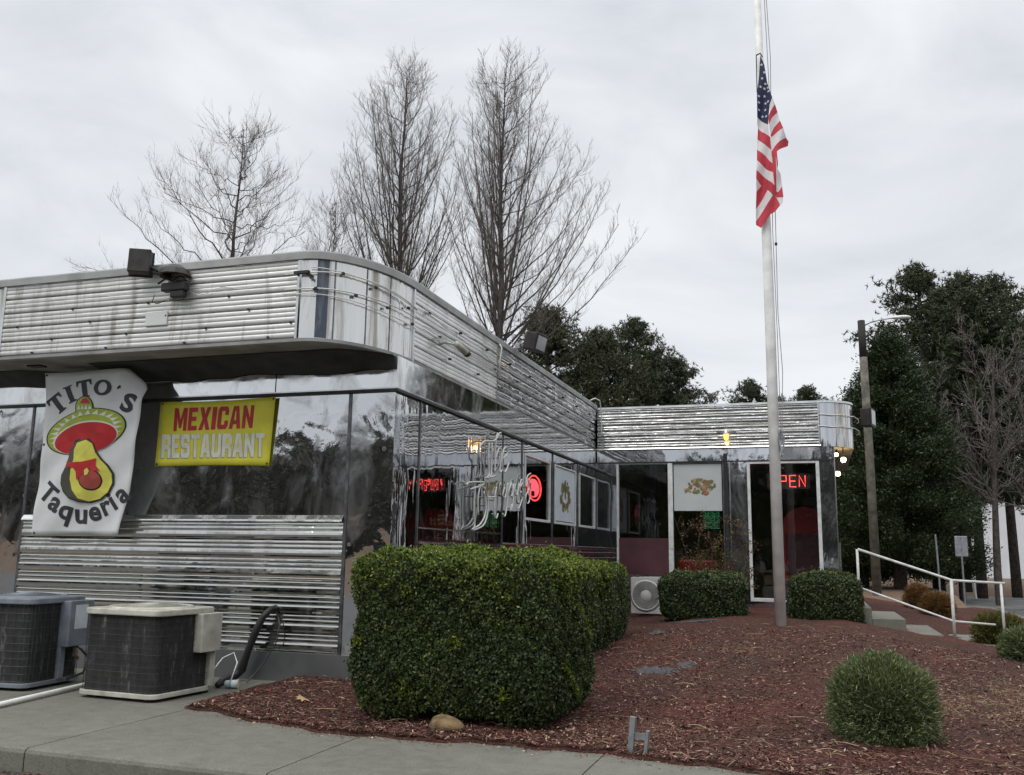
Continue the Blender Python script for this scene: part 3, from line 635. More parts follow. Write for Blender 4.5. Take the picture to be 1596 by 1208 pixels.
# ---------------------------------------------------------------- things on the diner
def smooth_pts(p, k=4):
    P = [Vector(q) for q in p]; out_ = []
    for i in range(len(P)-1):
        a = P[max(i-1, 0)]; b = P[i]; c = P[i+1]; d = P[min(i+2, len(P)-1)]
        for j in range(k):
            t = j/k; out_.append(.5*((2*b)+(c-a)*t+(2*a-5*b+4*c-d)*t*t+(3*b-a-3*c+d)*t**3))
    return out_+[P[-1]]
NEON = [
[(2.724,2.704),(2.633,2.754),(2.606,2.841),(2.666,2.937),(2.839,3.009),(3.113,3.042),(3.300,3.087),(3.440,3.191),(3.528,3.214)],
[(2.999,3.005),(2.981,2.759),(3.025,2.550),(2.870,2.485)],[(3.123,3.020),(3.117,2.558),(2.915,2.488),(3.329,2.560)],
[(3.367,3.190),(3.300,3.087),(3.289,2.852),(3.280,2.587)],[(3.315,2.808),(3.428,2.961),(3.552,2.942),(3.524,2.718),(3.495,2.621),(3.607,2.662)],
[(3.607,2.837),(3.831,2.924),(3.801,3.018),(3.675,2.988),(3.607,2.837),(3.641,2.665),(3.768,2.660),(3.916,2.787)],
[(1.996,2.373),(2.117,2.340),(2.236,2.377),(2.741,2.422),(2.787,2.389),(2.282,2.287)],[(2.466,2.343),(2.443,2.039),(2.478,1.811),(2.378,1.751)],
[(2.657,2.357),(2.590,2.192),(2.617,1.960)],[(2.613,2.369),(2.879,2.328),(3.000,2.186),(2.989,1.991),(2.821,1.822),(2.420,1.745)],
[(2.815,2.294),(2.914,2.121),(2.879,1.957),(2.689,1.832),(2.460,1.775)],[(3.362,2.392),(3.299,2.234),(3.289,1.989),(3.386,1.947),(3.445,2.011)],
[(3.021,2.225),(3.346,2.252)],[(3.730,2.418),(3.661,2.287),(3.787,2.279),(3.879,2.493),(3.868,2.188),(3.776,1.994),(3.675,2.021)],
[(4.060,2.515),(3.937,2.352),(4.096,2.314),(4.167,2.498),(4.154,2.220),(4.029,2.069),(4.076,2.184)],
[(4.258,2.505),(4.227,2.371),(4.364,2.347),(4.455,2.519),(4.483,2.388),(4.583,2.411)],
[(4.524,2.474),(4.644,2.567),(4.575,2.596),(4.496,2.472),(4.541,2.342),(4.672,2.316)],[(4.644,2.315),(4.482,2.156),(4.373,2.134)],
[(5.083,2.740),(4.889,2.672),(4.808,2.494),(4.967,2.644),(5.032,2.355),(4.965,2.248),(4.847,2.259),(4.826,2.359),(5.044,2.511)]]
ns = empty('neon_sign', (.06, 3.4, 2.5), 'unlit white script neon lettering standing off the mirror wall', 'sign')
for i, s in enumerate(NEON):
    MB().tube([(.02, p[0]-3.4, p[1]-2.5) for p in smooth_pts([(a, b, 0) for a, b in s])], .013, 6).build('glass_tube', 'neon_off', ns, smooth=True)
pm = MB()
for a, b in ((3.0, 2.9), (3.3, 2.8), (3.7, 2.9), (2.45, 2.2), (2.9, 2.1), (3.33, 2.2), (3.86, 2.3), (4.15, 2.4), (4.5, 2.45), (4.95, 2.5)):
    pm.tube([(-.06, a-3.4, b-2.5), (.01, a-3.4, b-2.5)], .006, 5)
pm.build('standoffs', 'black', ns)

# open neon in the tall glass
def open_sign():
    r = empty('open_sign', (4.0, Ly+.16, 2.98), 'red neon OPEN sign behind the tall glass pane', 'sign')
    W, H = .155, .23; x = -.37
    def st_(pts): MB().tube([(x+a*W, 0, -H/2+b*H) for a, b in pts], .011, 6).build('neon_letter', 'neon_red', r, smooth=True)
    st_([(.1, 0), (.1, 1), (.9, 1), (.9, 0), (.1, 0)]); x += W*1.25
    st_([(.1, 0), (.1, 1), (.85, 1), (.85, .5), (.1, .5)]); x += W*1.2
    st_([(.9, 1), (.1, 1), (.1, 0), (.9, 0)]); st_([(.1, .5), (.8, .5)]); x += W*1.2
    st_([(.1, 0), (.1, 1), (.85, 0), (.85, 1)])
    MB().box(-.42, .42, .02, .03, -.16, .16).build('backing', 'black', r)
open_sign()
ov = empty('oval_neon_sign', (-.36, 6.78, 2.62), 'lit pink red oval neon in the first side window', 'sign')
MB().tube([(.0, .42*math.cos(a), .225*math.sin(a)) for a in [2*math.pi*i/32 for i in range(33)]], .014, 6).build('neon_ring', 'neon_red', ov, smooth=True)
e = [(-.012, .36*math.cos(2*math.pi*i/28), .17*math.sin(2*math.pi*i/28)) for i in range(28)]
MB().add(e+[(-.02, p[1], p[2]) for p in e], [tuple(range(28)), tuple(range(55, 27, -1))]+[(i, (i+1) % 28, 28+(i+1) % 28, 28+i) for i in range(28)]).build('face', 'neon_pink', ov)
MB().box(.0, .008, -.20, -.02, -.15, -.06).box(.0, .008, -.3, -.24, -.04, .07).build('dark_marks', 'inside_dark', ov)
# posters
def disc_blob(rnd, cx, cy, r, n=14):
    return [(cx+r*rnd.uniform(.65, 1.2)*math.cos(2*math.pi*i/n), cy+r*rnd.uniform(.65, 1.2)*math.sin(2*math.pi*i/n)) for i in range(n)]
food = [plain('food_green', (.10, .20, .07), .5), plain('food_brown', (.20, .13, .06), .5), plain('food_red', (.38, .13, .08), .5), plain('food_tan', (.34, .26, .13), .5), plain('food_olive', (.13, .13, .06), .5)]
p1 = empty('wreath_poster', (.0, 7.63, 2.52), 'pale poster with a round food picture filling second side window', 'poster')
MB().box(-.013, -.003, -.72, .72, -.475, .50).build('sheet', 'poster_w', p1)
rnd = random.Random(4); m_ = MB()
for k in range(70):
    a = rnd.uniform(0, 6.28); rr_ = rnd.uniform(.55, 1.0)
    pts = disc_blob(rnd, .36*rr_*math.cos(a), .30*rr_*math.sin(a)-.02, rnd.uniform(.03, .075), 7); x_ = -.0025+k*.00008
    m_.add([(x_, p[0], p[1]) for p in pts], [tuple(range(7))], rnd.choice([0, 1, 1, 3, 4, 2]))
m_.build('food_picture', food, p1)
MB().box(.003, .006, -.05, .03, -.05, .30).build('picture_stem', food[4], p1)
p2 = empty('food_poster', (2.18, Ly, 2.87), 'pale square poster of tacos in wing window beside dark downspout', 'poster')
MB().box(-.50, .49, .022, .034, -.50, .48).build('sheet', 'poster_w2', p2)
m_ = MB()
for k in range(90):
    a = rnd.uniform(0, 6.28); q = rnd.uniform(0, 1)**.5
    pts = disc_blob(rnd, .04+.30*q*math.cos(a)+.05*math.sin(a*3), .0+.16*q*math.sin(a), rnd.uniform(.02, .055), 7); y_ = .021-k*.0001
    m_.add([(p[0], y_, p[1]) for p in pts], [tuple(range(6, -1, -1))], rnd.choice([0, 1, 2, 2, 3, 4]))
m_.build('food_picture', food, p2)
gl = empty('led_board', (2.44, Ly+.09, 2.18), 'green dotted LED board glowing below the taco poster', 'sign')
MB().box(-.17, .17, 0, .02, -.18, .18).build('backing', 'black', gl)
m_ = MB()
for i in range(11):
    for j in range(12):
        if rnd.random() < .75: m_.box(-.15+i*.03-.008, -.15+i*.03+.008, -.006, -.001, -.165+j*.03-.008, -.165+j*.03+.008)
m_.build('led_dots', 'led_green', gl)
rt_ = empty('booth_seat', (2.1, Ly+.9, .45), 'dark red booth seat below the LED board inside the glass', 'seat')
MB().box(-.45, .35, -.2, .2, 0, .92).build('backrest', 'red_in', rt_, bevel=.05)
bt = empty('round_booth', (4.27, 11.6, .45), 'red round-backed booth seen through the tall glass', 'seat')
arc = [(.62*math.cos(math.pi*i/20), 1.15+.92*math.sin(math.pi*i/20)) for i in range(21)]
vs = [(-.62, 0, 0), (.62, 0, 0)]+[(a, 0, b) for a, b in arc]
MB().add([(v[0], -.08, v[2]) for v in vs]+[(v[0], .08, v[2]) for v in vs], [tuple(range(23)), tuple(range(45, 22, -1))]+[(i, (i+1) % 23, 23+(i+1) % 23, 23+i) for i in range(23)]).build('backrest', 'red_in', bt)
MB().box(-.55, .55, -.5, -.08, 0, .55).box(-.4, .4, -.13, -.085, .62, 1.5).build('cushion', 'maroon_panel', bt, bevel=.04)

# lamps
def globe(x, y, z, label, drop=.12, mat='warm', r=.055, bracket=True):
    g = empty('globe_light', (x, y, z), label, 'lamp')
    MB().lathe([(.001, -r)]+[(r*math.sin(a), -r*math.cos(a)) for a in [math.pi*i/10 for i in range(1, 10)]]+[(.001, r)], n=14).build('bulb', mat, g, smooth=True)
    MB().lathe([(.03, r*.8), (.035, r+.03), (.02, r+.05), (.012, r+.06), (.012, r+drop)], n=12).build('socket', 'black', g, smooth=True)
    l = bpy.data.lights.new('bulb_light', 'POINT'); l.energy = 4 if mat == 'warm' else 2.0; l.color = (1, .66, .33); l.shadow_soft_size = .05
    lo = bpy.data.objects.new('bulb_light', l); C.objects.link(lo); lo.parent = g; lo.location = (0, 0, -r-.03)
globe(5.08, 10.32, 3.40, 'bright warm globe lamp under the rounded wing corner', drop=.20)
globe(4.99, 11.5, 3.22, 'lowest warm globe lamp hanging beyond the wing corner', drop=.43)
globe(4.96, 10.75, 3.55, 'small warm globe lamp tight against the wing side wall', drop=.06, r=.04)
wl = empty('wall_lamp', (2.80, Ly-.14, 3.90), 'amber jelly-jar lamp lit on the ribbed wing parapet', 'lamp')
MB().lathe([(.001, -.085), (.035, -.075), (.055, -.03), (.058, .02), (.05, .06)], n=16).build('amber_jar', 'warm2', wl, smooth=True)
MB().lathe([(.062, .05), (.066, .075), (.04, .11), (.001, .12)], n=16).tube([(0, 0, .08), (0, .12, .08)], .02, 8).tube([(-.2, .06, .09), (.2, .06, .09)], .012, 6).build('lamp_cap', 'seam_bright', wl, smooth=True)
l = bpy.data.lights.new('bulb_light', 'POINT'); l.energy = 1.2; l.color = (1, .6, .25); l.shadow_soft_size = .06
lo = bpy.data.objects.new('bulb_light', l); C.objects.link(lo); lo.parent = wl; lo.location = (0, -.02, -.14)

def floodlight(loc, rz, tilt, label, w=.34, h=.34, d=.14, fins=False):
    f = empty('floodlight', loc, label, 'floodlight', rz=rz)
    hz_ = MB().box(-w/2, w/2, -d/2, d/2, -h/2, h/2).box(-w/2-.015, w/2+.015, -d/2-.02, -d/2, -h/2-.015, h/2+.015).build('housing', 'dark_box', f, bevel=.012); hz_.rotation_euler = (tilt, 0, 0)
    g = MB().box(-w/2+.03, w/2-.03, -d/2-.028, -d/2-.021, -h/2+.03, h/2-.03).build('lens', 'glass_lamp', hz_)
    fn = MB()
    for k in range(7 if fins else 0): fn.box(-w/2+.03+k*(w-.06)/6.5, -w/2+.04+k*(w-.06)/6.5, d/2, d/2+.03, -h/2+.03, h/2-.03)
    return f
f1 = floodlight((-2.74, -1.12, 4.665), R(-152), R(4), 'dark square floodlight on front parapet, seen from behind', .24, .28)
MB().tube([(-.11, 0, -.05), (-.26, .0, -.12), (-.42, -.06, -.14)], .02, 6).build('bracket_arm', 'dark_box', f1)
bl = empty('broken_floodlight', (-2.30, -1.06, 4.50), 'broken black lamp head with torn shade hanging on front parapet', 'floodlight')
m_ = MB().lathe([(.001, .11), (.08, .10), (.15, .05), (.19, -.02), (.17, -.03), (.13, -.0)], n=14)
m_.build('torn_shade', 'dark_box', bl, smooth=False)
MB().box(-.14, .18, -.05, .05, -.20, -.10).box(-.02, .16, -.04, .04, -.28, -.2).build('lamp_body', 'black', bl, bevel=.015)
MB().tube([(-.2, -.02, -.1), (-.1, -.03, -.05), (0, -.03, -.08), (.1, -.03, -.03), (.22, -.02, -.1)], .012, 5).tube([(-.25, 0, -.22), (-.28, 0, -.3), (-.2, -.01, -.33), (-.1, 0, -.3)], .006, 4).tube([(.0, -.06, -.3), (.1, -.06, -.33), (.2, -.05, -.31)], .006, 4).build('wires', 'black', bl)
f2 = floodlight((.30, 4.5, 4.80), R(80), R(14), 'tilted dark floodlight with pale lens on the side parapet', .36, .28, .20)
MB().lathe([(.001, -.05), (.06, -.03), (.06, .05), (.001, .07)], c=(-.05, .26, -.06), n=10).tube([(-.05, .3, -.1), (-.05, .12, -.02)], .02, 6).build('swivel', 'gray_metal', f2)
MB().tube([(-.5, .3, -.12), (-.3, .3, .02), (-.2, .28, -.06), (-.05, .28, -.05)], .008, 5).build('cable', 'neon_off', f2)
f3 = floodlight((5.62, 11.2, 4.36), R(75), R(0), 'dark floodlight sticking out past the wing corner before pole', .40, .36, .2)
MB().tube([(0, .1, 0), (-.02, .34, -.02)], .02, 6).build('bracket_arm', 'dark_box', f3)
sc_ = empty('security_camera', (.12, 1.42, 4.05), 'cream bullet security camera on the side parapet', 'camera', rz=0)
MB().tube([(.10, -.14, .02), (.10, .22, -.02)], [.042, .045], 12).build('camera_body', 'ac_tan', sc_, smooth=True)
MB().tube([(.10, .20, -.02), (.10, .26, -.027)], .047, 12).build('lens_hood', 'black', sc_)
MB().tube([(-.10, -.25, 0), (0, -.25, .02), (.06, -.12, .02)], .016, 6).tube([(-.09, -.55, 0), (-.05, -.4, .02), (-.06, -.25, .0)], .008, 5).build('bracket', 'ac_tan', sc_)

# ---------------------------------------------------------------- banners
BAN1 = [(-4.923, -0.481, 3.77), (-2.979, -0.466, 3.675), (-3.052, -0.103, 1.476), (-4.996, -0.099, 1.453)]
BAN2 = [(-3.298, -0.03, 3.37), (-1.463, -0.03, 3.298), (-1.397, -0.03, 2.308), (-3.195, -0.03, 2.328)]
def bil(Q, s, t):
    a, b, c, d = [Vector(q) for q in Q]; return a*(1-s)*(1-t)+b*s*(1-t)+c*s*t+d*(1-s)*t
def surf1(X, Y, off=0):    # art units : 833 x 1208
    p = bil(BAN1, X/833, Y/1208); wv = .016*math.sin(X/80+Y/200)+.013*math.sin(Y/80+1)*math.cos(X/120)+.006*math.sin((X+Y)/38.)+.022*math.exp(-abs(X-(150+(Y-90)*1.1))/45.)*max(0, 1-Y/420.)
    fold = max(0, (X-640+max(0, Y-250)*.0)/100) if Y < 260 else 0
    p.y += -wv-off-.02+(.30*min(1, fold)*(1-Y/260.) if fold else 0); return p
def surf2(X, Y, off=0):    # art units : photo pixels minus (240,610), 200 x 130
    p = bil(BAN2, X/200, Y/130); p.y += -off-.006-.008*math.sin(X/23)*math.sin(Y/30+1)*1.0; return p
def cut_grid(vs, fs, step):
    bm = bmesh.new(); V = [bm.verts.new((x, y, 0)) for x, y in vs]
    for f in fs:
        try: bm.faces.new([V[i] for i in f])
        except ValueError: pass
    xs = [v[0] for v in vs]; ys = [v[1] for v in vs]
    for ax, (a, b) in enumerate(((min(xs), max(xs)), (min(ys), max(ys)))):
        k = math.ceil(a/step)*step
        while k < b:
            co = (k, 0, 0) if ax == 0 else (0, k, 0); no = (1, 0, 0) if ax == 0 else (0, 1, 0)
            bmesh.ops.bisect_plane(bm, geom=bm.verts[:]+bm.edges[:]+bm.faces[:], plane_co=co, plane_no=no); k += step
    bmesh.ops.triangulate(bm, faces=[f for f in bm.faces if len(f.verts) > 4])
    bm.verts.ensure_lookup_table(); bm.verts.index_update()
    r = ([(v.co.x, v.co.y) for v in bm.verts], [tuple(v.index for v in f.verts) for f in bm.faces]); bm.free(); return r
def art(name, polys, surf, off, mat, parent, step=60):
    m_ = MB()
    for P in polys:
        if isinstance(P, tuple): vs, fs = P
        else:
            ar = sum(P[i][0]*P[(i+1) % len(P)][1]-P[(i+1) % len(P)][0]*P[i][1] for i in range(len(P)))
            if ar > 0: P = P[::-1]
            vs, fs = P, [tuple(range(len(P)))]
        vs, fs = cut_grid(vs, fs, step); m_.add([surf(x, y, off) for x, y in vs], fs)
    return m_.build(name, mat, parent)
def glyph(ch, size, bold=0., shear=0., sx=1.):
    cu = bpy.data.curves.new('tmp', 'FONT'); cu.body = ch; cu.size = 1; cu.offset = bold; cu.shear = shear; cu.align_x = 'CENTER'; cu.resolution_u = 4
    ob = bpy.data.objects.new('tmp', cu); C.objects.link(ob); dg = bpy.context.evaluated_depsgraph_get(); dg.update()
    me = bpy.data.meshes.new_from_object(ob.evaluated_get(dg)); vs = [(v.co.x*size*sx, v.co.y*size) for v in me.vertices]; fs = [tuple(p.vertices) for p in me.polygons]
    bpy.data.objects.remove(ob); bpy.data.curves.remove(cu); bpy.data.meshes.remove(me); return vs, fs
def place(g, x, y, rot, h0=0):
    vs, fs = g; c, s = math.cos(rot), math.sin(rot); return ([(x+a*c+b*s, y+a*s-b*c) for a, b in vs], fs)
def rot_poly(P, x, y, rot, sc):   # y up glyph polygons
    c, s = math.cos(rot), math.sin(rot); return [(x+a*sc*c+b*sc*s, y+a*sc*s-b*sc*c) for a, b in P]
def ell(cx, cy, rx, ry, rot=0, n=40, a0=0, a1=360):
    r_ = R(rot); return [(cx+rx*math.cos(t)*math.cos(r_)-ry*math.sin(t)*math.sin(r_), cy+rx*math.cos(t)*math.sin(r_)+ry*math.sin(t)*math.cos(r_)) for t in [R(a0+(a1-a0)*i/n) for i in range(n+(0 if a1-a0 == 360 else 1))]]
bn = empty('taqueria_banner', (-4.2, -.12, 1.58), "tall white vinyl banner reading TITO'S Taqueria with a sombrero and avocado", 'banner')
base = Vector((-4.2, -.12, 1.58))
def S1(X, Y, off=0): return surf1(X, Y, off)-base
nxg, nyg = 26, 34; vs = []
for j in range(nyg+1):
    t = j/nyg; Yl = 95+(1140-95)*t
    xl = np.interp(Yl, [95, 250, 560, 800, 1000, 1140], [155, 145, 118, 90, 62, 50]); xr_ = np.interp(Yl, [60, 205, 600, 860, 1000, 1140], [640, 765, 722, 690, 655, 620])
    for i in range(nxg+1):
        s = i/nxg; X = xl+(xr_-xl)*s; Y = Yl-(35*s if t < .01 else 35*s*(1-t))+(8*math.sin(s*9) if j == nyg else 0)
        vs.append(S1(X, Y))
fs = [(j*(nxg+1)+i, (j+1)*(nxg+1)+i, (j+1)*(nxg+1)+i+1, j*(nxg+1)+i+1) for j in range(nyg) for i in range(nxg)]
cl = MB().add(vs, fs).build('cloth', 'ban_white', bn, smooth=True)
sd = cl.modifiers.new('thick', 'SOLIDIFY'); sd.thickness = .003; sd.offset = 0
# lettering TITO'S  (own serif polygons)
T_ = [[(-.46, 1), (-.46, .68), (-.38, .68), (-.30, .87), (-.15, .87), (-.15, .10), (-.27, .06), (-.27, 0), (.27, 0), (.27, .06), (.15, .1), (.15, .87), (.30, .87), (.38, .68), (.46, .68), (.46, 1)]]
I_ = [[(-.27, 0), (-.27, .06), (-.15, .1), (-.15, .9), (-.27, .94), (-.27, 1), (.27, 1), (.27, .94), (.15, .9), (.15, .1), (.27, .06), (.27, 0)]]
P1 = []
def tri_poly(P): return P
for ps, x_, y_, rot, sc in ((T_, 258, 338, -38, 118), (I_, 330, 280, -24, 112), (T_, 412, 250, -10, 114)):
    for P in ps: P1.append(rot_poly(P, x_, y_, R(rot), sc))
O_out = ell(524, 187, 60, 52, -4, 36); O_in = ell(524, 187, 30, 36, 12, 36)
P1.append((O_out+O_in, [(i, (i+1) % 36, 36+(i+1) % 36, 36+i) for i in range(36)]))
P1.append([(622, 180), (636, 170), (640, 186), (620, 198), (614, 194)])
P1.append(place(glyph('S', 165, .04, .0, 1.0), 655, 336, R(22)))
art('title_lettering', P1, S1, .006, 'ink_grey', bn)
P2 = []
for ch, x_, y_, rot, sz in (('T', 128, 912, 42, 158), ('a', 186, 978, 34, 165), ('q', 268, 1034, 20, 165), ('u', 372, 1062, 3, 165), ('e', 470, 1044, -12, 165), ('r', 552, 1006, -24, 165), ('i', 606, 972, -32, 165), ('a', 672, 918, -38, 165)):
    P2.append(place(glyph(ch, sz*1.09, .03, 0, .96), x_, y_, R(rot)))
art('subtitle_lettering', P2, S1, .006, 'ink_grey', bn)
brim = lambda k, dx=0, dy=0: ell(405+dx, 472+dy, 262*k, 138*k, -15, 56)
art('hat_outline', [brim(1.02), ell(408, 320, 66, 78, 0, 30, 180, 360)+[(478, 345), (345, 345)]], S1, .006, 'ink_black', bn)
art('hat_brim', [brim(.985), ell(408, 320, 58, 72, 0, 30, 180, 360)+[(470, 340), (352, 342)]], S1, .009, 'ink_green', bn)
tr = []
for k in range(17):
    a = R(158+k*14.3); c_, s_ = math.cos(a), math.sin(a); rb = R(-15)
    def bp(rr_, da, ry=1):
        an = a+da; X = 262*rr_*math.cos(an); Y = 138*rr_*math.sin(an); return (405+X*math.cos(rb)-Y*math.sin(rb), 472+X*math.sin(rb)+Y*math.cos(rb))
    tr.append([bp(.95, 0), bp(.74, .115), bp(.74, -.115)])
tr += [[(360+k*26, 330), (372+k*26, 300), (384+k*26, 328)] for k in range(4)]
art('hat_zigzag', tr, S1, .012, 'ink_white', bn)
art('hat_rim_line', [ell(406, 512, 215, 104, -12, 48)], S1, .012, 'ink_white', bn)
art('hat_underside', [ell(408, 516, 205, 98, -12, 48), [(378, 288), (395, 262), (415, 255), (435, 266), (450, 292)]], S1, .015, 'ink_red', bn)
av = [(385, 515), (345, 530), (315, 580), (305, 640), (290, 700), (265, 755), (258, 810), (270, 860), (310, 905), (370, 930), (440, 935), (510, 915), (560, 870), (588, 810), (588, 740), (560, 690), (515, 645), (485, 600), (470, 550), (440, 520)]
def shrink(P, k, dx=0, dy=0):
    cx = sum(p[0] for p in P)/len(P); cy = sum(p[1] for p in P)/len(P); return [(cx+(x-cx)*k+dx, cy+(y-cy)*k+dy) for x, y in P]
art('fruit_outline', [av], S1, .018, 'ink_black', bn)
art('fruit_skin', [shrink(av, .965)], S1, .021, 'ink_olive', bn)
fl_ = [(420, 525), (360, 545), (340, 590), (345, 650), (330, 710), (322, 780), (335, 850), (370, 905), (430, 924), (500, 908), (552, 865), (578, 805), (576, 745), (550, 698), (508, 655), (478, 610), (462, 550)]
art('fruit_flesh', [fl_], S1, .024, 'ink_yellow', bn)
art('fruit_stone_line', [ell(450, 785, 74, 68, 30, 36)], S1, .027, 'ink_black', bn)
art('fruit_stone', [ell(449, 783, 67, 61, 30, 36)], S1, .030, 'ink_brown', bn)
art('neckerchief', [[(300, 668), (345, 672), (400, 668), (440, 658), (485, 645), (482, 690), (510, 725), (470, 728), (440, 712), (415, 740), (385, 765), (368, 790), (362, 730), (345, 705), (305, 708)]], S1, .033, 'ink_red', bn)
art('stone_shine', [[(415, 722), (432, 708), (446, 726), (436, 752), (418, 756)]], S1, .036, 'ink_yellow', bn)
gr_ = MB()
for X, Y in ((127, 555), (165, 110), (72, 1128)):
    p = S1(X, Y, .004); gr_.lathe([(.001, .004), (.014, .003), (.016, 0)], c=p, n=10, axis='y')
gr_.build('grommets', 'black', bn)

bm_ = empty('restaurant_banner', (-2.4, -.03, 2.4), 'yellow vinyl banner reading MEXICAN RESTAURANT on the mirror panel', 'banner')
b2 = Vector((-2.4, -.03, 2.4))
def S2(X, Y, off=0): return surf2(X, Y, off)-b2
vs = []; nx_, ny_ = 20, 12
cs = [(12, 17), (191.4, 9), (180, 116), (2, 117)]
for j in range(ny_+1):
    for i in range(nx_+1):
        s, t = i/nx_, j/ny_; X = (cs[0][0]*(1-s)+cs[1][0]*s)*(1-t)+(cs[3][0]*(1-s)+cs[2][0]*s)*t; Y = (cs[0][1]*(1-s)+cs[1][1]*s)*(1-t)+(cs[3][1]*(1-s)+cs[2][1]*s)*t
        Y += 2.2*math.sin(s*math.pi)*(1-t)-1.2*math.sin(s*math.pi)*t; vs.append(S2(X, Y))
cl2 = MB().add(vs, [(j*(nx_+1)+i, (j+1)*(nx_+1)+i, (j+1)*(nx_+1)+i+1, j*(nx_+1)+i+1) for j in range(ny_) for i in range(nx_)]).build('cloth', 'ban_yellow', bm_, smooth=True)
sd = cl2.modifiers.new('thick', 'SOLIDIFY'); sd.thickness = .003; sd.offset = 0
def word(txt, x0, x1, ybase0, ybase1, h, bold, shear, surf, off, mat, parent, name, sq=1.0):
    gs = []
    for ch in txt:
        vs_, fs_ = glyph(ch, 1, bold, shear); gs.append((vs_, fs_, min(v[0] for v in vs_), max(v[0] for v in vs_), min(v[1] for v in vs_), max(v[1] for v in vs_)))
    tot = sum(g[3]-g[2] for g in gs)+.06*(len(gs)-1); kx = (x1-x0)/tot; x = 0; out_ = []
    for vs_, fs_, a, b, c_, d_ in gs:
        q = []
        for (u, v) in vs_:
            X = x0+(x+(u-a))*kx; Yb = ybase0+(ybase1-ybase0)*(X-x0)/(x1-x0); q.append((X, Yb-(v-c_)/(d_-c_)*h))
        out_.append((q, fs_)); x += b-a+.06
    return art(name, out_, surf, off, mat, parent, 25)
BLK = {'M': (1.25, [(0, 0), (0, 1), (.3, 1), (.5, .5), (.7, 1), (1, 1), (1, 0), (.74, 0), (.74, .6), (.58, .12), (.42, .12), (.26, .6), (.26, 0)]),
 'E': (.88, [(0, 0), (0, 1), (.95, 1), (.95, .8), (.38, .8), (.38, .6), (.86, .6), (.86, .41), (.38, .41), (.38, .2), (.98, .2), (.98, 0)]),
 'X': (1.08, [(0, 0), (.3, .5), (.02, 1), (.36, 1), (.5, .7), (.64, 1), (.98, 1), (.7, .5), (1, 0), (.65, 0), (.5, .3), (.35, 0)]),
 'I': (.42, [(0, 0), (0, 1), (1, 1), (1, 0)]),
 'C': (1, [(1, .62), (1, .85), (.85, 1), (.15, 1), (0, .85), (0, .15), (.15, 0), (.85, 0), (1, .15), (1, .38), (.66, .38), (.66, .2), (.36, .2), (.36, .8), (.66, .8), (.66, .62)]),
 'A': (1.08, [(0, 0), (.26, 1), (.74, 1), (1, 0), (.68, 0), (.63, .2), (.37, .2), (.32, 0)]),
 'N': (1.02, [(0, 0), (0, 1), (.3, 1), (.68, .45), (.68, 1), (1, 1), (1, 0), (.7, 0), (.32, .55), (.32, 0)]),
 'R': (1, [(0, 0), (0, 1), (.8, 1), (1, .86), (1, .58), (.84, .47), (1, .36), (1, 0), (.66, 0), (.66, .36), (.36, .36), (.36, 0)]),
 'S': (1, [(.98, .66), (.98, .86), (.84, 1), (.14, 1), (0, .86), (0, .56), (.12, .44), (.64, .4), (.64, .2), (.34, .2), (.34, .34), (0, .34), (0, .14), (.14, 0), (.86, 0), (1, .14), (1, .46), (.88, .58), (.36, .62), (.36, .8), (.64, .8), (.64, .66)]),
 'T': (.92, [(.34, 0), (.34, .8), (0, .8), (0, 1), (1, 1), (1, .8), (.66, .8), (.66, 0)]),
 'U': (1, [(0, 1), (0, .14), (.14, 0), (.86, 0), (1, .14), (1, 1), (.66, 1), (.66, .2), (.34, .2), (.34, 1)])}
HOLE = {'A': [(.42, .38), (.58, .38), (.53, .78), (.47, .78)], 'R': [(.36, .55), (.66, .55), (.66, .8), (.36, .8)]}
def block_word(txt, x0, x1, yb0, yb1, h, shear, grow_=0):
    tot = sum(BLK[c][0] for c in txt)+.12*(len(txt)-1); k = (x1-x0)/tot; x = 0; A_ = []; H_ = []
    for c in txt:
        w_, P = BLK[c]
        def mp_(Q, g):
            cx = sum(q[0] for q in Q)/len(Q); return [(x0+(x+a*w_)*k+shear*h*b, yb0+(yb1-yb0)*((x+a*w_)*k)/(x1-x0)-b*h) for a, b in Q]
        A_.append(mp_(P, grow_)); 
        if c in HOLE: H_.append(mp_(HOLE[c], 0))
        x += w_+.12
    return A_, H_
A_, H_ = block_word('MEXICAN', 32, 156, 63, 58, 36, .10)
art('red_lettering', A_, S2, .004, 'ink_red', bm_, 25); art('red_letter_counters', H_, S2, .006, 'ban_yellow', bm_, 25)
A_, H_ = block_word('RESTAURANT', 11, 172, 106, 104, 38, .04)
art('lettering_shadow', A_, S2, .004, 'ink_shadow', bm_, 25)
A_, H_ = block_word('RESTAURANT', 12.5, 173.5, 104.5, 102.5, 36.5, .04)
art('white_lettering', A_, S2, .007, 'ink_white', bm_, 25); art('white_letter_counters', H_, S2, .009, 'ban_yellow', bm_, 25)
gr_ = MB()
for X, Y in ((15, 20), (188, 12), (177, 113), (5, 114)):
    gr_.lathe([(.001, .004), (.012, .003), (.014, 0)], c=S2(X, Y, .003), n=10, axis='y')
gr_.build('grommets', 'black', bm_)

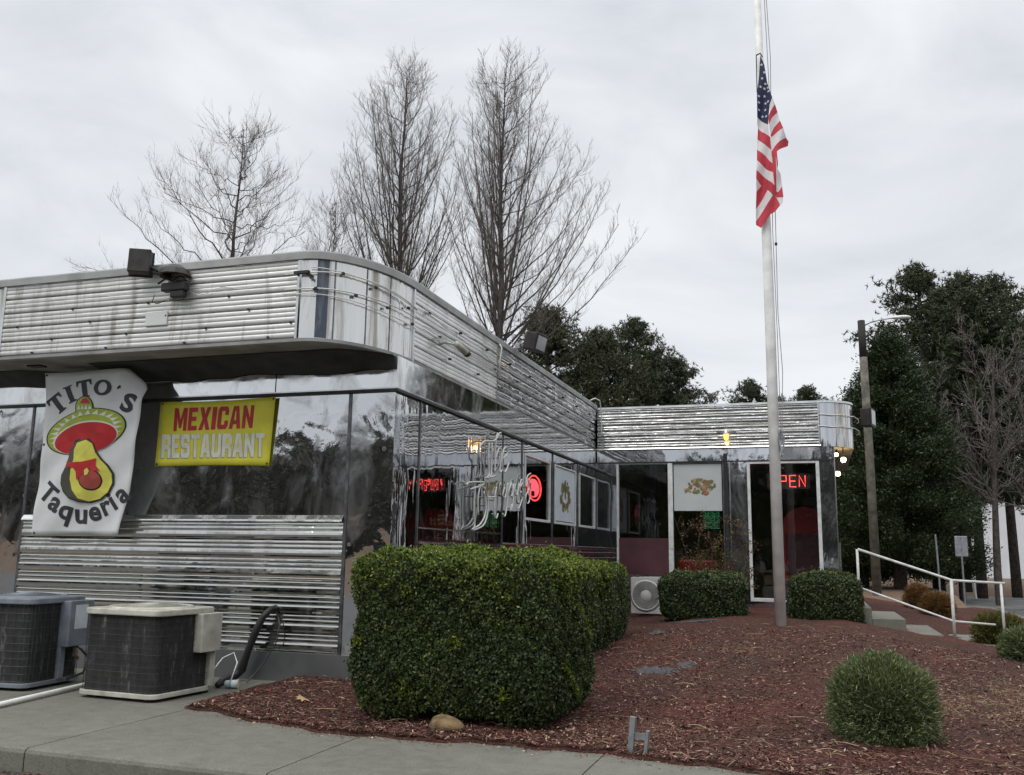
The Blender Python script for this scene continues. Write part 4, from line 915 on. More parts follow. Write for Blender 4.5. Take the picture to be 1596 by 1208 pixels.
# ---------------------------------------------------------------- condensing units
def rounded_rect(w_, d_, r_, n=5):
    P = []
    for cx, cy, a0 in ((w_/2-r_, d_/2-r_, 0), (-w_/2+r_, d_/2-r_, 90), (-w_/2+r_, -d_/2+r_, 180), (w_/2-r_, -d_/2+r_, 270)):
        for i in range(n+1): a = R(a0+90*i/n); P.append((cx+r_*math.cos(a), cy+r_*math.sin(a)))
    return P
def prism(P, z0, z1, mi=0, m=None):
    m = m or MB(); n = len(P); return m.add([(x, y, z0) for x, y in P]+[(x, y, z1) for x, y in P], [tuple(range(n-1, -1, -1)), tuple(range(n, 2*n))]+[(i, (i+1) % n, n+(i+1) % n, n+i) for i in range(n)], mi)
def condenser(loc, rz, W, D, H, paint, label, box, sag_top=False, grid_v=9, grid_h=13, wire='wire'):
    u = empty('condensing_unit', loc, label, 'air conditioner', 'condensing units beside the diner', rz)
    prism(rounded_rect(W, D, .10), .03, .075).build('base_pan', paint, u, bevel=.006)
    fm_ = MB()
    for sx in (-1, 1):
        for sy in (-1, 1): fm_.box(sx*(W/2-.14)-.05, sx*(W/2-.14)+.05, sy*(D/2-.14)-.05, sy*(D/2-.14)+.05, 0, .03)
    fm_.build('feet', 'black', u)
    prism(rounded_rect(W-.06, D-.06, .09), .075, H-.06).build('coil', 'coil', u)
    g = MB(); P = rounded_rect(W-.03, D-.03, .10, 4); per = []
    for i in range(len(P)):
        a, b = Vector(P[i]), Vector(P[(i+1) % len(P)]); k = max(1, int((b-a).length/.095)); per += [a+(b-a)*j/k for j in range(k)]
    for k in range(grid_h):
        z = .09+(H-.17)*k/(grid_h-1); g.tube([(p.x, p.y, z) for p in per]+[(per[0].x, per[0].y, z)], .0022, 4, cap=False)
    for p in per[::1]: g.tube([(p.x, p.y, .075), (p.x, p.y, H-.05)], .0022, 4, cap=False)
    g.build('wire_guard', wire, u)
    top = prism(rounded_rect(W+.01, D+.01, .11), H-.065, H-.005).build('top_cover', paint, u, bevel=.012)
    gg = MB()
    for k in range(1, 12): 
        r_ = k*.032; gg.tube([(r_*math.cos(2*math.pi*i/28), r_*math.sin(2*math.pi*i/28), H+.03*(1-(k/12)**2)+.004) for i in range(29)], .003, 4, cap=False)
    for k in range(8):
        a = 2*math.pi*k/8; gg.tube([(.02*math.cos(a), .02*math.sin(a), H+.034), (.37*math.cos(a), .37*math.sin(a), H+.002)], .003, 4)
    gg.build('fan_grille', paint, top)
    MB().lathe([(.36, H-.004), (.38, H+.012), (.40, H+.012), (.42, H-.004)], n=32).build('fan_ring', paint, top, smooth=True)
    MB().lathe([(.001, H-.002), (.36, H-.002)], n=32).build('fan_opening', 'black', top)
    bx = MB().box(*box).build('service_box', paint, u, bevel=.008)
    return u, bx
# cream unit
u2, bx = condenser((-1.96, -1.42, 0), R(-4), .98, .84, .86, 'ac_tan', 'cream topped condensing unit with dented dark coil, nearer the hedge', (.44, .56, .12, .42, .42, .80), wire='black')
MB().box(.44, .50, .34, .42, .07, .42).build('corner_post', 'ac_tan', u2, bevel=.006)
MB().box(.38, .45, .30, .40, .0, .05).build('valve_foot', 'black', u2)
u1, bx = condenser((-3.62, -1.38, 0), R(5), .90, .86, .92, 'ac_grey', 'grey condensing unit with square wire guard and paper label', (.42, .55, .02, .40, .40, .875), grid_v=8, grid_h=11)
MB().box(.42, .47, .02, .10, .07, .40).build('corner_post', 'ac_grey', u1, bevel=.006)
MB().box(.5505, .5525, .10, .30, .58, .83).build('paper_label', 'label_w', bx)
MB().tube([(.5, .2, .4), (.5, .2, .3), (.52, .25, .26)], .02, 6).build('fitting', M['rock'], u1)
MB().tube([(.5, .3, .36), (.60, .32, .26), (.62, .22, .12), (.48, .14, .06)], .014, 6).tube([(.52, .2, .4), (.62, .3, .28), (.70, .4, .2)], .01, 6).build('refrigerant_lines', 'black', u1)

o = MB().tube([(-4.3, -3.15, .028), (-2.6, -2.55, .03), (-2.62, -2.52, .03), (-2.80, -1.35, .035), (-2.85, -.5, .04)], .024, 8).build('drain_pipe', 'pvc', smooth=True)
bpy.data.objects.remove(o)
o = MB().tube([(-3.6, -3.0, .028), (-2.6, -2.56, .03), (-2.25, -2.4, .03), (-1.2, -1.9, .02)][:2]+[(-2.80, -1.32, .032), (-2.9, -.2, .035)], .024, 8).build('tmp', 'pvc'); bpy.data.objects.remove(o)
tag(MB().tube([(-3.35, -4.35+1.2, .028), (-2.60, -2.58, .03), (-2.55, -1.9, .03), (-2.62, -.9, .032), (-2.66, -.05, .034)][0:0]+[(-2.45, -3.4, .03), (-2.81, -1.32, .032), (-3.1, -.1, .036)], .024, 10).build('drain_pipe', 'pvc', smooth=True), 'long white plastic drain pipe lying on the concrete', 'pipe')
tag(MB().tube([(-1.39, .0, .80), (-1.40, -.09, .79), (-1.47, -.14, .70), (-1.55, -.16, .52), (-1.62, -.17, .32), (-1.68, -.18, .12), (-1.74, -.22, .05), (-1.70, -.5, .035), (-1.55, -.8, .04)], [.03, .035, .04, .045, .04, .05, .045, .04, .03], 8).build('insulated_line', 'black', smooth=True), 'thick black insulated refrigerant line looping down from the ribbed wall', 'pipe')
tag(MB().tube([(-1.37, -.01, .74), (-1.30, -.06, .62), (-1.32, -.08, .42), (-1.42, -.12, .22), (-1.5, -.2, .08), (-1.46, -.4, .02)], .007, 5).build('thin_cable', 'wire', smooth=True), 'thin black cable hanging beside the thick insulated line', 'cable')
tag(MB().tube([(-1.9, -.5, .05), (-1.85, -.3, .25), (-1.78, -.2, .3), (-1.70, -.24, .2), (-1.66, -.4, .03)], .008, 6).build('drain_hose', 'neon_off', smooth=True), 'thin pale hose looping behind the cream unit', 'hose')
can = empty('paint_can', (-1.43, -.72, .045), 'small white cup with blue band lying by the mulch', 'cup', rz=R(20))
MB().tube([(-.07, 0, 0), (.06, 0, 0)], [.035, .045], 14).build('body', 'pvc', can, smooth=True)
MB().tube([(-.025, 0, 0), (.0, 0, 0)], .0435, 14, cap=False).build('band', plain('blue_band', (.2, .4, .55), .5), can, smooth=True)
MB().tube([(.06, 0, 0), (.07, 0, 0)], .048, 14).build('lid', 'ink_pale', can)

# ---------------------------------------------------------------- mini split, rail, stairs, pole, bracket
ms_ = empty('mini_split_unit', (1.22, 9.78, .28), 'white outdoor unit with round fan grille below maroon panel', 'air conditioner')
MB().box(-.36, .42, -.16, .12, 0, .72).build('cabinet', 'mini', ms_, bevel=.01)
MB().lathe([(.30, 0), (.31, .015), (.27, .018), (.27, 0)], c=(-.05, -.162, .36), n=32, axis='y').build('fan_rim', 'mini', ms_, smooth=True)
m_ = MB().lathe([(.001, .003), (.27, .003)], c=(-.05, -.162, .36), n=32, axis='y'); m_.build('fan_opening', 'fan_dark', ms_)
m_ = MB()
for k in range(1, 9):
    r_ = .1+k*.02; m_.tube([(-.05+r_*math.cos(2*math.pi*i/28), -.18, .36+r_*math.sin(2*math.pi*i/28)) for i in range(29)], .004, 4, cap=False)
m_.build('fan_grille', 'mini', ms_); MB().lathe([(.001, .022), (.10, .02), (.11, .012)], c=(-.05, -.162, .36), n=24, axis='y').build('fan_hub', 'mini', ms_, smooth=True)

st_ = empty('entrance_steps', (5.3, 8.3, 0), 'three worn concrete steps descending right beside the small hedge', 'steps')
for k, (x0, x1, z1) in enumerate(((4.95-5.3, .03, .635), (.03, .55, .465), (.55, 1.11, .235))):
    MB().box(x0, x1, -.8, 1.55, -.2, z1).build('step', 'concrete', st_, bevel=.012)
MB().box(6.36, 8.4, 7.55, 9.7, -.2, .10).build('entrance_walkway', 'concrete', bevel=.012)['kind'] = 'structure'
rl = empty('handrail', (6.58, 7.6, .1), 'white painted pipe handrail sloping down along the entrance steps', 'railing')
def rp(name, pts, r_=.022): MB().tube([(a-6.58, b-7.6, c-.1) for a, b, c in pts], r_, 10).build(name, 'rail', rl, smooth=True)
rp('top_rail', [(5.16, 7.6, 1.60), (6.60, 7.6, 1.11), (7.38, 7.6, 1.08)])
rp('lower_rail', [(5.14, 7.6, .965), (6.58, 7.6, .455), (7.2, 7.6, .42)], .018)
rp('post', [(5.15, 7.6, .55), (5.15, 7.6, 1.60)]); rp('post', [(6.585, 7.6, .08), (6.585, 7.6, 1.13)], .026); rp('post', [(7.32, 7.6, .08), (7.32, 7.6, 1.08)])

fp = empty('flagpole', (3.92, 5.78, .38), 'tall white flagpole in the mulch between the two small hedges', 'flagpole')
H0 = 13.5
MB().tube([(0, 0, 0), (0, 0, 5), (-.02, 0, 9), (-.03, 0, H0)], [.088, .082, .068, .05], 20).build('pole', 'white_paint', fp, smooth=True)
fs_z = [(0.0, .35), (0, 5.6)]
MB().tube([(.10, -.02, 2.72), (.10, -.02, 3.02)], .015, 6).box(.07, .13, -.05, .0, 2.82, 2.92).build('cleat', 'gray_metal', fp)
MB().tube([(.10, -.05, 2.62), (.14, -.06, 2.75), (.15, -.06, 2.95), (.11, -.05, 3.05), (.08, -.05, 2.9), (.12, -.06, 2.65)], .02, 6).build('rope_coil', 'gray_metal', fp)
MB().tube([(.12, -.04, 2.9), (.17, -.04, 4.0), (.13, -.03, 5.0), (.15, -.03, 7.0), (.12, -.03, 9.0), (.05, -.03, H0)], .006, 5).tube([(.11, -.03, 3.0), (.11, -.03, 4.5), (.095, -.03, 6.4), (.16, -.03, 9.5), (.04, -.03, H0)], .006, 5).build('halyard', 'rope', fp)
MB().lathe([(.001, -.03), (.022, -.02), (.022, .02), (.001, .03)], c=(.14, -.03, 6.15), n=8).build('snap_hook', 'black', fp)

FL = [(3.247, 5.66, 11.042), (4.943, 5.66, 10.729), (4.765, 5.66, 6.439), (3.141, 5.66, 6.588)]
fbase = Vector((3.9, 5.66, 7))
def SF(X, Y, off=0):
    p = bil(FL, X/509, Y/1208)
    y_ = .05*math.sin((X-190)/22.)*sstep(300, 520, Y)+.03*math.sin(X/13.+Y/60.)*sstep(300, 500, Y)
    p.y += -.05+float(y_)-off; return p-fbase
fo = empty('american_flag', tuple(fbase), 'limp American flag hanging at half mast against white pole', 'flag')
FR = [('flag_blue', [[(212, 292), (232, 340), (245, 420), (262, 480), (272, 512), (258, 545), (252, 600), (250, 640), (225, 618), (197, 600), (196, 480), (205, 400)]]),
 ('flag_white', [[(197, 600), (225, 618), (250, 640), (256, 690), (262, 700), (200, 652), (196, 625)], [(197, 705), (265, 758), (270, 800), (272, 830), (240, 790), (195, 757)], [(195, 812), (276, 878), (283, 940), (235, 890), (193, 862)], [(192, 905), (215, 930), (193, 965)], [(190, 1045), (248, 955), (275, 985), (190, 1102)],
   [(258, 545), (272, 512), (285, 545), (262, 580)], [(255, 640), (270, 610), (297, 580), (310, 622), (280, 655), (262, 690)], [(265, 700), (283, 690), (325, 660), (338, 700), (290, 745), (268, 770)], [(290, 800), (297, 860), (312, 880), (320, 940), (300, 970), (292, 960)], [(290, 995), (325, 995), (322, 1022), (310, 1035), (300, 1010)]]),
 ('flag_red', [[(200, 652), (262, 700), (265, 758), (197, 705)], [(195, 757), (240, 790), (272, 830), (276, 878), (195, 812)], [(193, 862), (235, 890), (283, 940), (290, 990), (275, 985), (248, 955), (215, 930), (192, 905)], [(193, 965), (215, 930), (248, 955), (190, 1045)], [(190, 1102), (275, 985), (290, 992), (300, 1010), (312, 1032), (285, 1062), (262, 1072), (215, 1135), (190, 1120)],
   [(262, 580), (285, 545), (297, 580), (270, 610), (255, 640), (252, 600)], [(262, 690), (280, 655), (310, 622), (325, 660), (283, 690), (265, 700)], [(268, 770), (290, 745), (338, 700), (350, 712), (347, 735), (295, 778), (270, 800)], [(270, 800), (295, 778), (300, 840), (297, 860), (290, 800)], [(272, 800), (290, 800), (292, 960), (290, 990), (283, 940), (276, 878)], [(300, 970), (320, 940), (326, 990), (325, 995), (290, 995), (292, 965)]])]
m_ = MB(); mi = {'flag_blue': 0, 'flag_white': 1, 'flag_red': 2}
for col, polys in FR:
    for P in polys:
        ar = sum(P[i][0]*P[(i+1) % len(P)][1]-P[(i+1) % len(P)][0]*P[i][1] for i in range(len(P)))
        if ar > 0: P = P[::-1]
        vs_, fs_ = cut_grid(P, [tuple(range(len(P)))], 8); m_.add([SF(x, y) for x, y in vs_], fs_, mi[col])
fc = m_.build('cloth', ['flag_blue', 'flag_white', 'flag_red'], fo, smooth=False)
sd = fc.modifiers.new('thick', 'SOLIDIFY'); sd.thickness = .006; sd.offset = 0
def star(cx, cy, r_): return [(cx+(r_ if i % 2 == 0 else r_*.45)*math.sin(math.pi*i/5), cy-(r_ if i % 2 == 0 else r_*.45)*math.cos(math.pi*i/5)) for i in range(10)]
art('stars', [star(x_, y_, 8) for x_, y_ in ((232, 378), (237, 432), (250, 450), (232, 455), (232, 490), (205, 497), (252, 468), (237, 525), (250, 520), (205, 527), (236, 558), (205, 562), (240, 593), (218, 340), (221, 408), (213, 450), (222, 590))], SF, .008, 'flag_white', fo, 500)
MB().tube([SF(190, 292, .0), SF(212, 282, .0), SF(222, 300, 0)], .012, 6).tube([SF(192, 295), SF(196, 480)], .008, 5).build('hoist_clip', 'black', fo)

hb = empty('metal_bracket', (3.2, -2.45, 0), 'short galvanised H shaped stake at the mulch edge', 'stake', rz=R(-8))
MB().box(-.075, -.035, -.02, .02, -.02, .275).build('tall_leg', 'gray_metal', hb).rotation_euler = (0, R(5), 0)
MB().box(.045, .068, -.02, .02, -.02, .20).build('short_leg', 'gray_metal', hb).rotation_euler = (0, R(7), 0)
MB().box(-.032, .06, -.008, .008, .125, .17).build('crossbar', 'gray_metal', hb)

rk = bmesh.new(); bmesh.ops.create_icosphere(rk, subdivisions=3, radius=.13)
for v in rk.verts: v.co = Vector((v.co.x*1.15, v.co.y*.8, max(-.05, v.co.z*.62)))*(1+.10*math.sin(v.co.x*19+v.co.z*23)+.06*math.sin(v.co.y*41))
me = bpy.data.meshes.new('rock'); rk.to_mesh(me); rk.free(); ro = link('rock', me, 'rock', smooth=True); ro.location = (1.56, -2.13, .055); tag(ro, 'rounded tan rock under the front of the big hedge', 'rock')

# weed fabric patches
def patch(cx, cy, pts, label):
    z = float(bed_z(cx, cy)); n = len(pts)
    P = [(cx+a, cy+b, float(bed_z(cx+a, cy+b))+.031) for a, b in pts]; c_ = (cx, cy, z+.034)
    vs = [c_]+P+[(p[0], p[1], p[2]-.03) for p in P]
    o = MB().add(vs, [(0, 1+i, 1+(i+1) % n) for i in range(n)]+[(1+i, 1+n+i, 1+n+(i+1) % n, 1+(i+1) % n) for i in range(n)]).build('weed_fabric', 'cloth_grey'); tag(o, label, 'fabric', 'exposed patches of weed fabric')
rp_ = random.Random(2)
def ragged(rx, ry, n=44): return [((rx*rp_.uniform(.5, 1.15))*math.cos(2*math.pi*i/n), (ry*rp_.uniform(.5, 1.15))*math.sin(2*math.pi*i/n)) for i in range(n)]
patch(2.72, 1.3, ragged(.27, .30), 'largest grey weed fabric patch, halfway up the mulch')
patch(2.98, 1.72, ragged(.17, .24), 'grey fabric patch touching the largest one')
patch(2.15, 4.9, ragged(.18, .30), 'grey fabric patch between the tall hedge and fan unit')
patch(2.6, 6.45, ragged(.42, .22), 'grey fabric patch right in front of the middle small hedge')
# oak leaf
lf = [(0, .09), (.02, .06), (.05, .065), (.04, .03), (.08, .02), (.04, -.01), (.06, -.05), (.02, -.04), (.005, -.09), (-.005, -.09), (-.02, -.04), (-.06, -.05), (-.04, -.01), (-.08, .02), (-.04, .03), (-.05, .065), (-.02, .06)]
o = MB().add([(a, b, .012*math.cos(a*40)) for a, b in lf]+[(a, b, .012*math.cos(a*40)-.002) for a, b in lf], [tuple(range(17)), tuple(range(33, 16, -1))]).build('oak_leaf', plain('dry_oak_leaf', (.42, .28, .15), .7)); o.location = (-.16, -1.42, .065); o.rotation_euler = (R(14), R(8), R(70)); tag(o, 'single tan oak leaf on the mulch beside the sidewalk', 'leaf')

# ---------------------------------------------------------------- hedges and shrubs
def rbox_pts(n, sx, sy, sz, r, p=4.):
    """points on a rounded box surface (half sizes), lower face left out; returns pts, normals"""
    d = rng.normal(size=(int(n*1.6), 3)); s = np.array([sx, sy, sz]); q = d*np.array([sx, sy, sz])**.6
    k = (np.abs(q/s)**p).sum(1)**(-1/p); P = q*k[:, None]; nrm = unit(np.sign(P)*np.abs(P/s)**(p-1)/s)
    ok = P[:, 2] > -sz*(.94+.05*np.sin(P[:, 0]*9)*np.sin(P[:, 1]*8+1)); return P[ok][:n], nrm[ok][:n]
def lump(P, a, f, ph=0):
    return a*(np.sin(P[:, 0]*f+ph)*np.sin(P[:, 1]*f*1.13+1+ph)+np.sin(P[:, 2]*f*1.2+ph*2)*.7+.5*np.sin(P[:, 0]*f*2.3+P[:, 2]*f*1.9+ph))
def hedge(loc, half, n, leaf, label, mat='leaf_hedge', young=None, p=7., group='clipped evergreen hedges', taper=.0, amp=.03, rz=0, yfrac=.3):
    h = empty('clipped_hedge', loc, label, 'hedge', group, rz=rz); sx, sy, sz = half
    P, nr = rbox_pts(n, sx, sy, sz, 0, p)
    rad = lump(P, amp, 5.0, loc[0]); depth = -np.abs(rng.normal(0, .04, len(P)))+.022*np.sin(P[:, 0]*31)*np.sin(P[:, 1]*29)*np.sin(P[:, 2]*33)+.02*np.sin(P[:, 0]*13+P[:, 2]*11)*np.sin(P[:, 1]*15+P[:, 2]*9)+np.where(rng.uniform(size=len(P)) < .03, rng.uniform(.0, .05, len(P)), 0)
    P = P+nr*(rad+depth)[:, None]; P[:, 0] *= 1-taper*(.5-P[:, 2]/sz/2); P[:, 1] *= 1-taper*(.5-P[:, 2]/sz/2)
    P[:, 2] += sz
    a = unit(np.cross(nr+.9*rng.normal(size=P.shape), randdir(len(P)))); b = unit(np.cross(a, nr+.8*rng.normal(size=P.shape)))
    L = rng.uniform(leaf*.6, leaf*1.15, (len(P), 1)); quads('leaves', P, a*L, b*L*.55, mat, h)
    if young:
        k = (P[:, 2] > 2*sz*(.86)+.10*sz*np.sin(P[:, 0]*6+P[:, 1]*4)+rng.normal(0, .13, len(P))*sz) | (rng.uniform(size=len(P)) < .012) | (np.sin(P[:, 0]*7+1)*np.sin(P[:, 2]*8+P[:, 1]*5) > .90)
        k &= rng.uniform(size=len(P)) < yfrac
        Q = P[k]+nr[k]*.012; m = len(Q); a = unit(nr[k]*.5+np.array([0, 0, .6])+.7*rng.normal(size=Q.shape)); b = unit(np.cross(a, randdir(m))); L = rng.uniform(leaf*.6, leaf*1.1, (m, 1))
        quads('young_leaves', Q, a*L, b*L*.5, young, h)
    # stray shoots and woody stems near the ground
    sh_ = MB(); Ls = []
    for q in range(int(14*sx*sy*4)+14):
        i_ = rng.integers(len(P)); 
        if P[i_, 2] < sz*.9: continue
        p0 = Vector(P[i_]); dv = (Vector(nr[i_])*.5+Vector((rng.normal()*.25, rng.normal()*.25, .9))).normalized(); ln = rng.uniform(.03, .11)
        sh_.tube([p0, p0+dv*ln], [.003, .0015], 3, cap=False)
        for k_ in range(5): Ls.append(p0+dv*ln*(k_+.5)/5)
    for q in range(int(sx*sy*22)+4):
        x_ = rng.uniform(-sx*.85, sx*.85); y_ = rng.choice([-1, 1])*rng.uniform(.5, .92)*sy
        sh_.tube([(x_, y_*.8, -.03), (x_+rng.normal()*.04, y_*.9, .12), (x_+rng.normal()*.1, y_, .3)], [.011, .008, .004], 5, cap=False)
    sh_.build('stems', 'twig_red', h)['kind'] = 'stuff'
    if Ls:
        Ls = np.array([tuple(v) for v in Ls]); a = randdir(len(Ls)); b = unit(np.cross(a, randdir(len(Ls)))); quads('shoot_leaves', Ls+a*leaf*.5, a*leaf*.8, b*leaf*.4, young or mat, h)
    # inner twiggy mass
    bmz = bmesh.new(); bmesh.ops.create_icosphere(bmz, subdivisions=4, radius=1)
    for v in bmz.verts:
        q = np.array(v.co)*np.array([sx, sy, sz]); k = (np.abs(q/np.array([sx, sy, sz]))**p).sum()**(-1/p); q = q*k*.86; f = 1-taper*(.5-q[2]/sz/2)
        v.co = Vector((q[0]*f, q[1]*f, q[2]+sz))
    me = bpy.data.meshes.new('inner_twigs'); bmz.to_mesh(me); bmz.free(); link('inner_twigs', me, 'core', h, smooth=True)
    return h
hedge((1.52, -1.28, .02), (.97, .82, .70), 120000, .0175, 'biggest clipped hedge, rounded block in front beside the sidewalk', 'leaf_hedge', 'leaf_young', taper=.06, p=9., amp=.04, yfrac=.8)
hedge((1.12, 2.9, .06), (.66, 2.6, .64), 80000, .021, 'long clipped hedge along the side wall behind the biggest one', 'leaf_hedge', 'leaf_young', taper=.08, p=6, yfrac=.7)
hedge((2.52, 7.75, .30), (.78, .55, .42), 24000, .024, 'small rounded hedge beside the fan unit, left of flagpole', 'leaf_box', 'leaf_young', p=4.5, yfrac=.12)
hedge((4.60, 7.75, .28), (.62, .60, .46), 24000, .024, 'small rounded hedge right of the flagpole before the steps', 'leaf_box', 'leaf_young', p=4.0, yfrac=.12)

def puff(loc, half, n, blade, label, mat, group=None, name='round_shrub', up_=.35, w_=.09):
    s_ = empty(name, loc, label, 'shrub', group); sx, sy, sz = half
    d = randdir(n); d[:, 2] = np.abs(d[:, 2])*1.0-.75*(rng.uniform(size=n) < .35); d = unit(d)
    rad = 1+lump(d*2.2, .06, 3.1, loc[0])+.05*np.sin(d[:, 0]*23)*np.sin(d[:, 1]*21+1)*np.sin(d[:, 2]*19)+rng.normal(0, .05, n)
    t = rng.uniform(.55, 1, n)**.6
    P = d*np.array([sx, sy, sz])*(rad*t)[:, None]; P[:, 2] += sz*.55; lowz = P[:, 2] < .02; P[lowz, 2] = rng.uniform(.0, .10, lowz.sum())
    a = unit(d+np.array([0, 0, up_])+.45*rng.normal(size=d.shape)); b = unit(np.cross(a, randdir(n))); L = rng.uniform(blade*.5, blade*1.1, (n, 1))
    quads('sprigs', P, a*L, b*L*w_, mat, s_)
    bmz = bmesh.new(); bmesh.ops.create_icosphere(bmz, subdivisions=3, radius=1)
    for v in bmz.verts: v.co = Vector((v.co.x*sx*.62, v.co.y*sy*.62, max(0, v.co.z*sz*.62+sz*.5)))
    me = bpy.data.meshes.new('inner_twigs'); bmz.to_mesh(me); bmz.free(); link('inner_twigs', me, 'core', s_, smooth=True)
    return s_
g_ = 'soft rounded shrubs in the mulch'
puff((4.95, -1.25, .02), (.41, .40, .45), 60000, .024, 'feathery grey green round shrub alone in the front mulch', 'needle_soft', g_, w_=.16)
puff((7.30, 8.0, .02), (.42, .4, .38), 12000, .045, 'olive green round shrub at the bottom of the steps', 'needle_gold', g_, w_=.16)
puff((7.14, 5.1, .0), (.34, .34, .36), 12000, .04, 'grey green round shrub cut by the right picture edge', 'needle_soft', g_, w_=.16)
puff((7.20, 15.6, .03), (.42, .4, .42), 7000, .05, 'rust orange round shrub beyond the handrail, nearer one', 'needle_rust', g_, w_=.16)
puff((7.02, 18.2, .03), (.38, .4, .50), 6000, .05, 'smaller rust brown shrub behind the orange one', 'needle_rust', g_, w_=.16)

# ---------------------------------------------------------------- trees
def grow(p, d, length, rad, level, spec, segs, rnd):
    """spec[level] = dict(n, ang, len, up, wig)"""
    S = spec[level]; k = S['seg']; pts = [p.copy()]; rads = [rad]; cur = p.copy(); dd = d.normalized(); tips = []
    for i in range(k):
        dd = (dd+Vector((0, 0, S['up']))+Vector((rnd.uniform(-1, 1), rnd.uniform(-1, 1), rnd.uniform(-1, 1)))*S['wig']).normalized()
        cur = cur+dd*length/k; pts.append(cur.copy()); rads.append(max(S.get('min', .004), rad*(1-(i+1)/k*S['tap'])))
        tips.append(dd.copy())
    segs.append((pts, rads, level))
    if level+1 < len(spec):
        T = spec[level+1]; n = T['n'] if level else T['n']
        for q in range(n):
            t = T['t0']+(1-T['t0'])*(q+rnd.random())/n if T.get('even') else rnd.uniform(T['t0'], 1); f = t*k; i = min(k-1, int(f)); fr = f-i
            bp_ = pts[i].lerp(pts[i+1], fr); br = (rads[i]*(1-fr)+rads[i+1]*fr)
            ax = tips[i]; az = (q*2.399963+rnd.uniform(-.5, .5)); o1 = ax.orthogonal().normalized(); o2 = ax.cross(o1)
            side = o1*math.cos(az)+o2*math.sin(az); an = R(T['ang']+rnd.uniform(-T['angv'], T['angv']))
            nd = ax*math.cos(an)+side*math.sin(an)
            ln = length*T['len']*(T['prof'](t) if 'prof' in T else (1-.6*t))*rnd.uniform(.75, 1.15)*(1+T.get('bias', 0)*side.x)
            grow(bp_, nd, ln, max(T.get('min', .004), min(br*.62, T['rad']*ln)), level+1, spec, segs, rnd)
def tree_mesh(name, segs, levels, mat, parent, sides=(8, 5, 3, 3)):
    m_ = MB()
    for pts, rads, l in segs:
        if l in levels: m_.tube(pts, rads, sides[min(l, 3)], cap=False)
    return m_.build(name, mat, parent, smooth=True)
def bare_tree(loc, H, spec, label, seed, group=None, lean=(0, 0)):
    rnd = random.Random(seed); root = empty('bare_tree', loc, label, 'tree', group); segs = []
    grow(Vector((0, 0, 0)), Vector((lean[0], lean[1], 1)), H, spec[0]['rad']*H, 0, spec, segs, rnd)
    tree_mesh('trunk', segs, (0,), 'bark', root); tree_mesh('branches', segs, (1,), 'bark', root); tree_mesh('crown', segs, (2, 3, 4), 'twig', root)
    return root
bt_g = 'bare winter trees behind the diner'
def bez(a, b, c, n): return [a*(1-t)**2+b*2*t*(1-t)+c*t*t for t in [i/n for i in range(n+1)]]
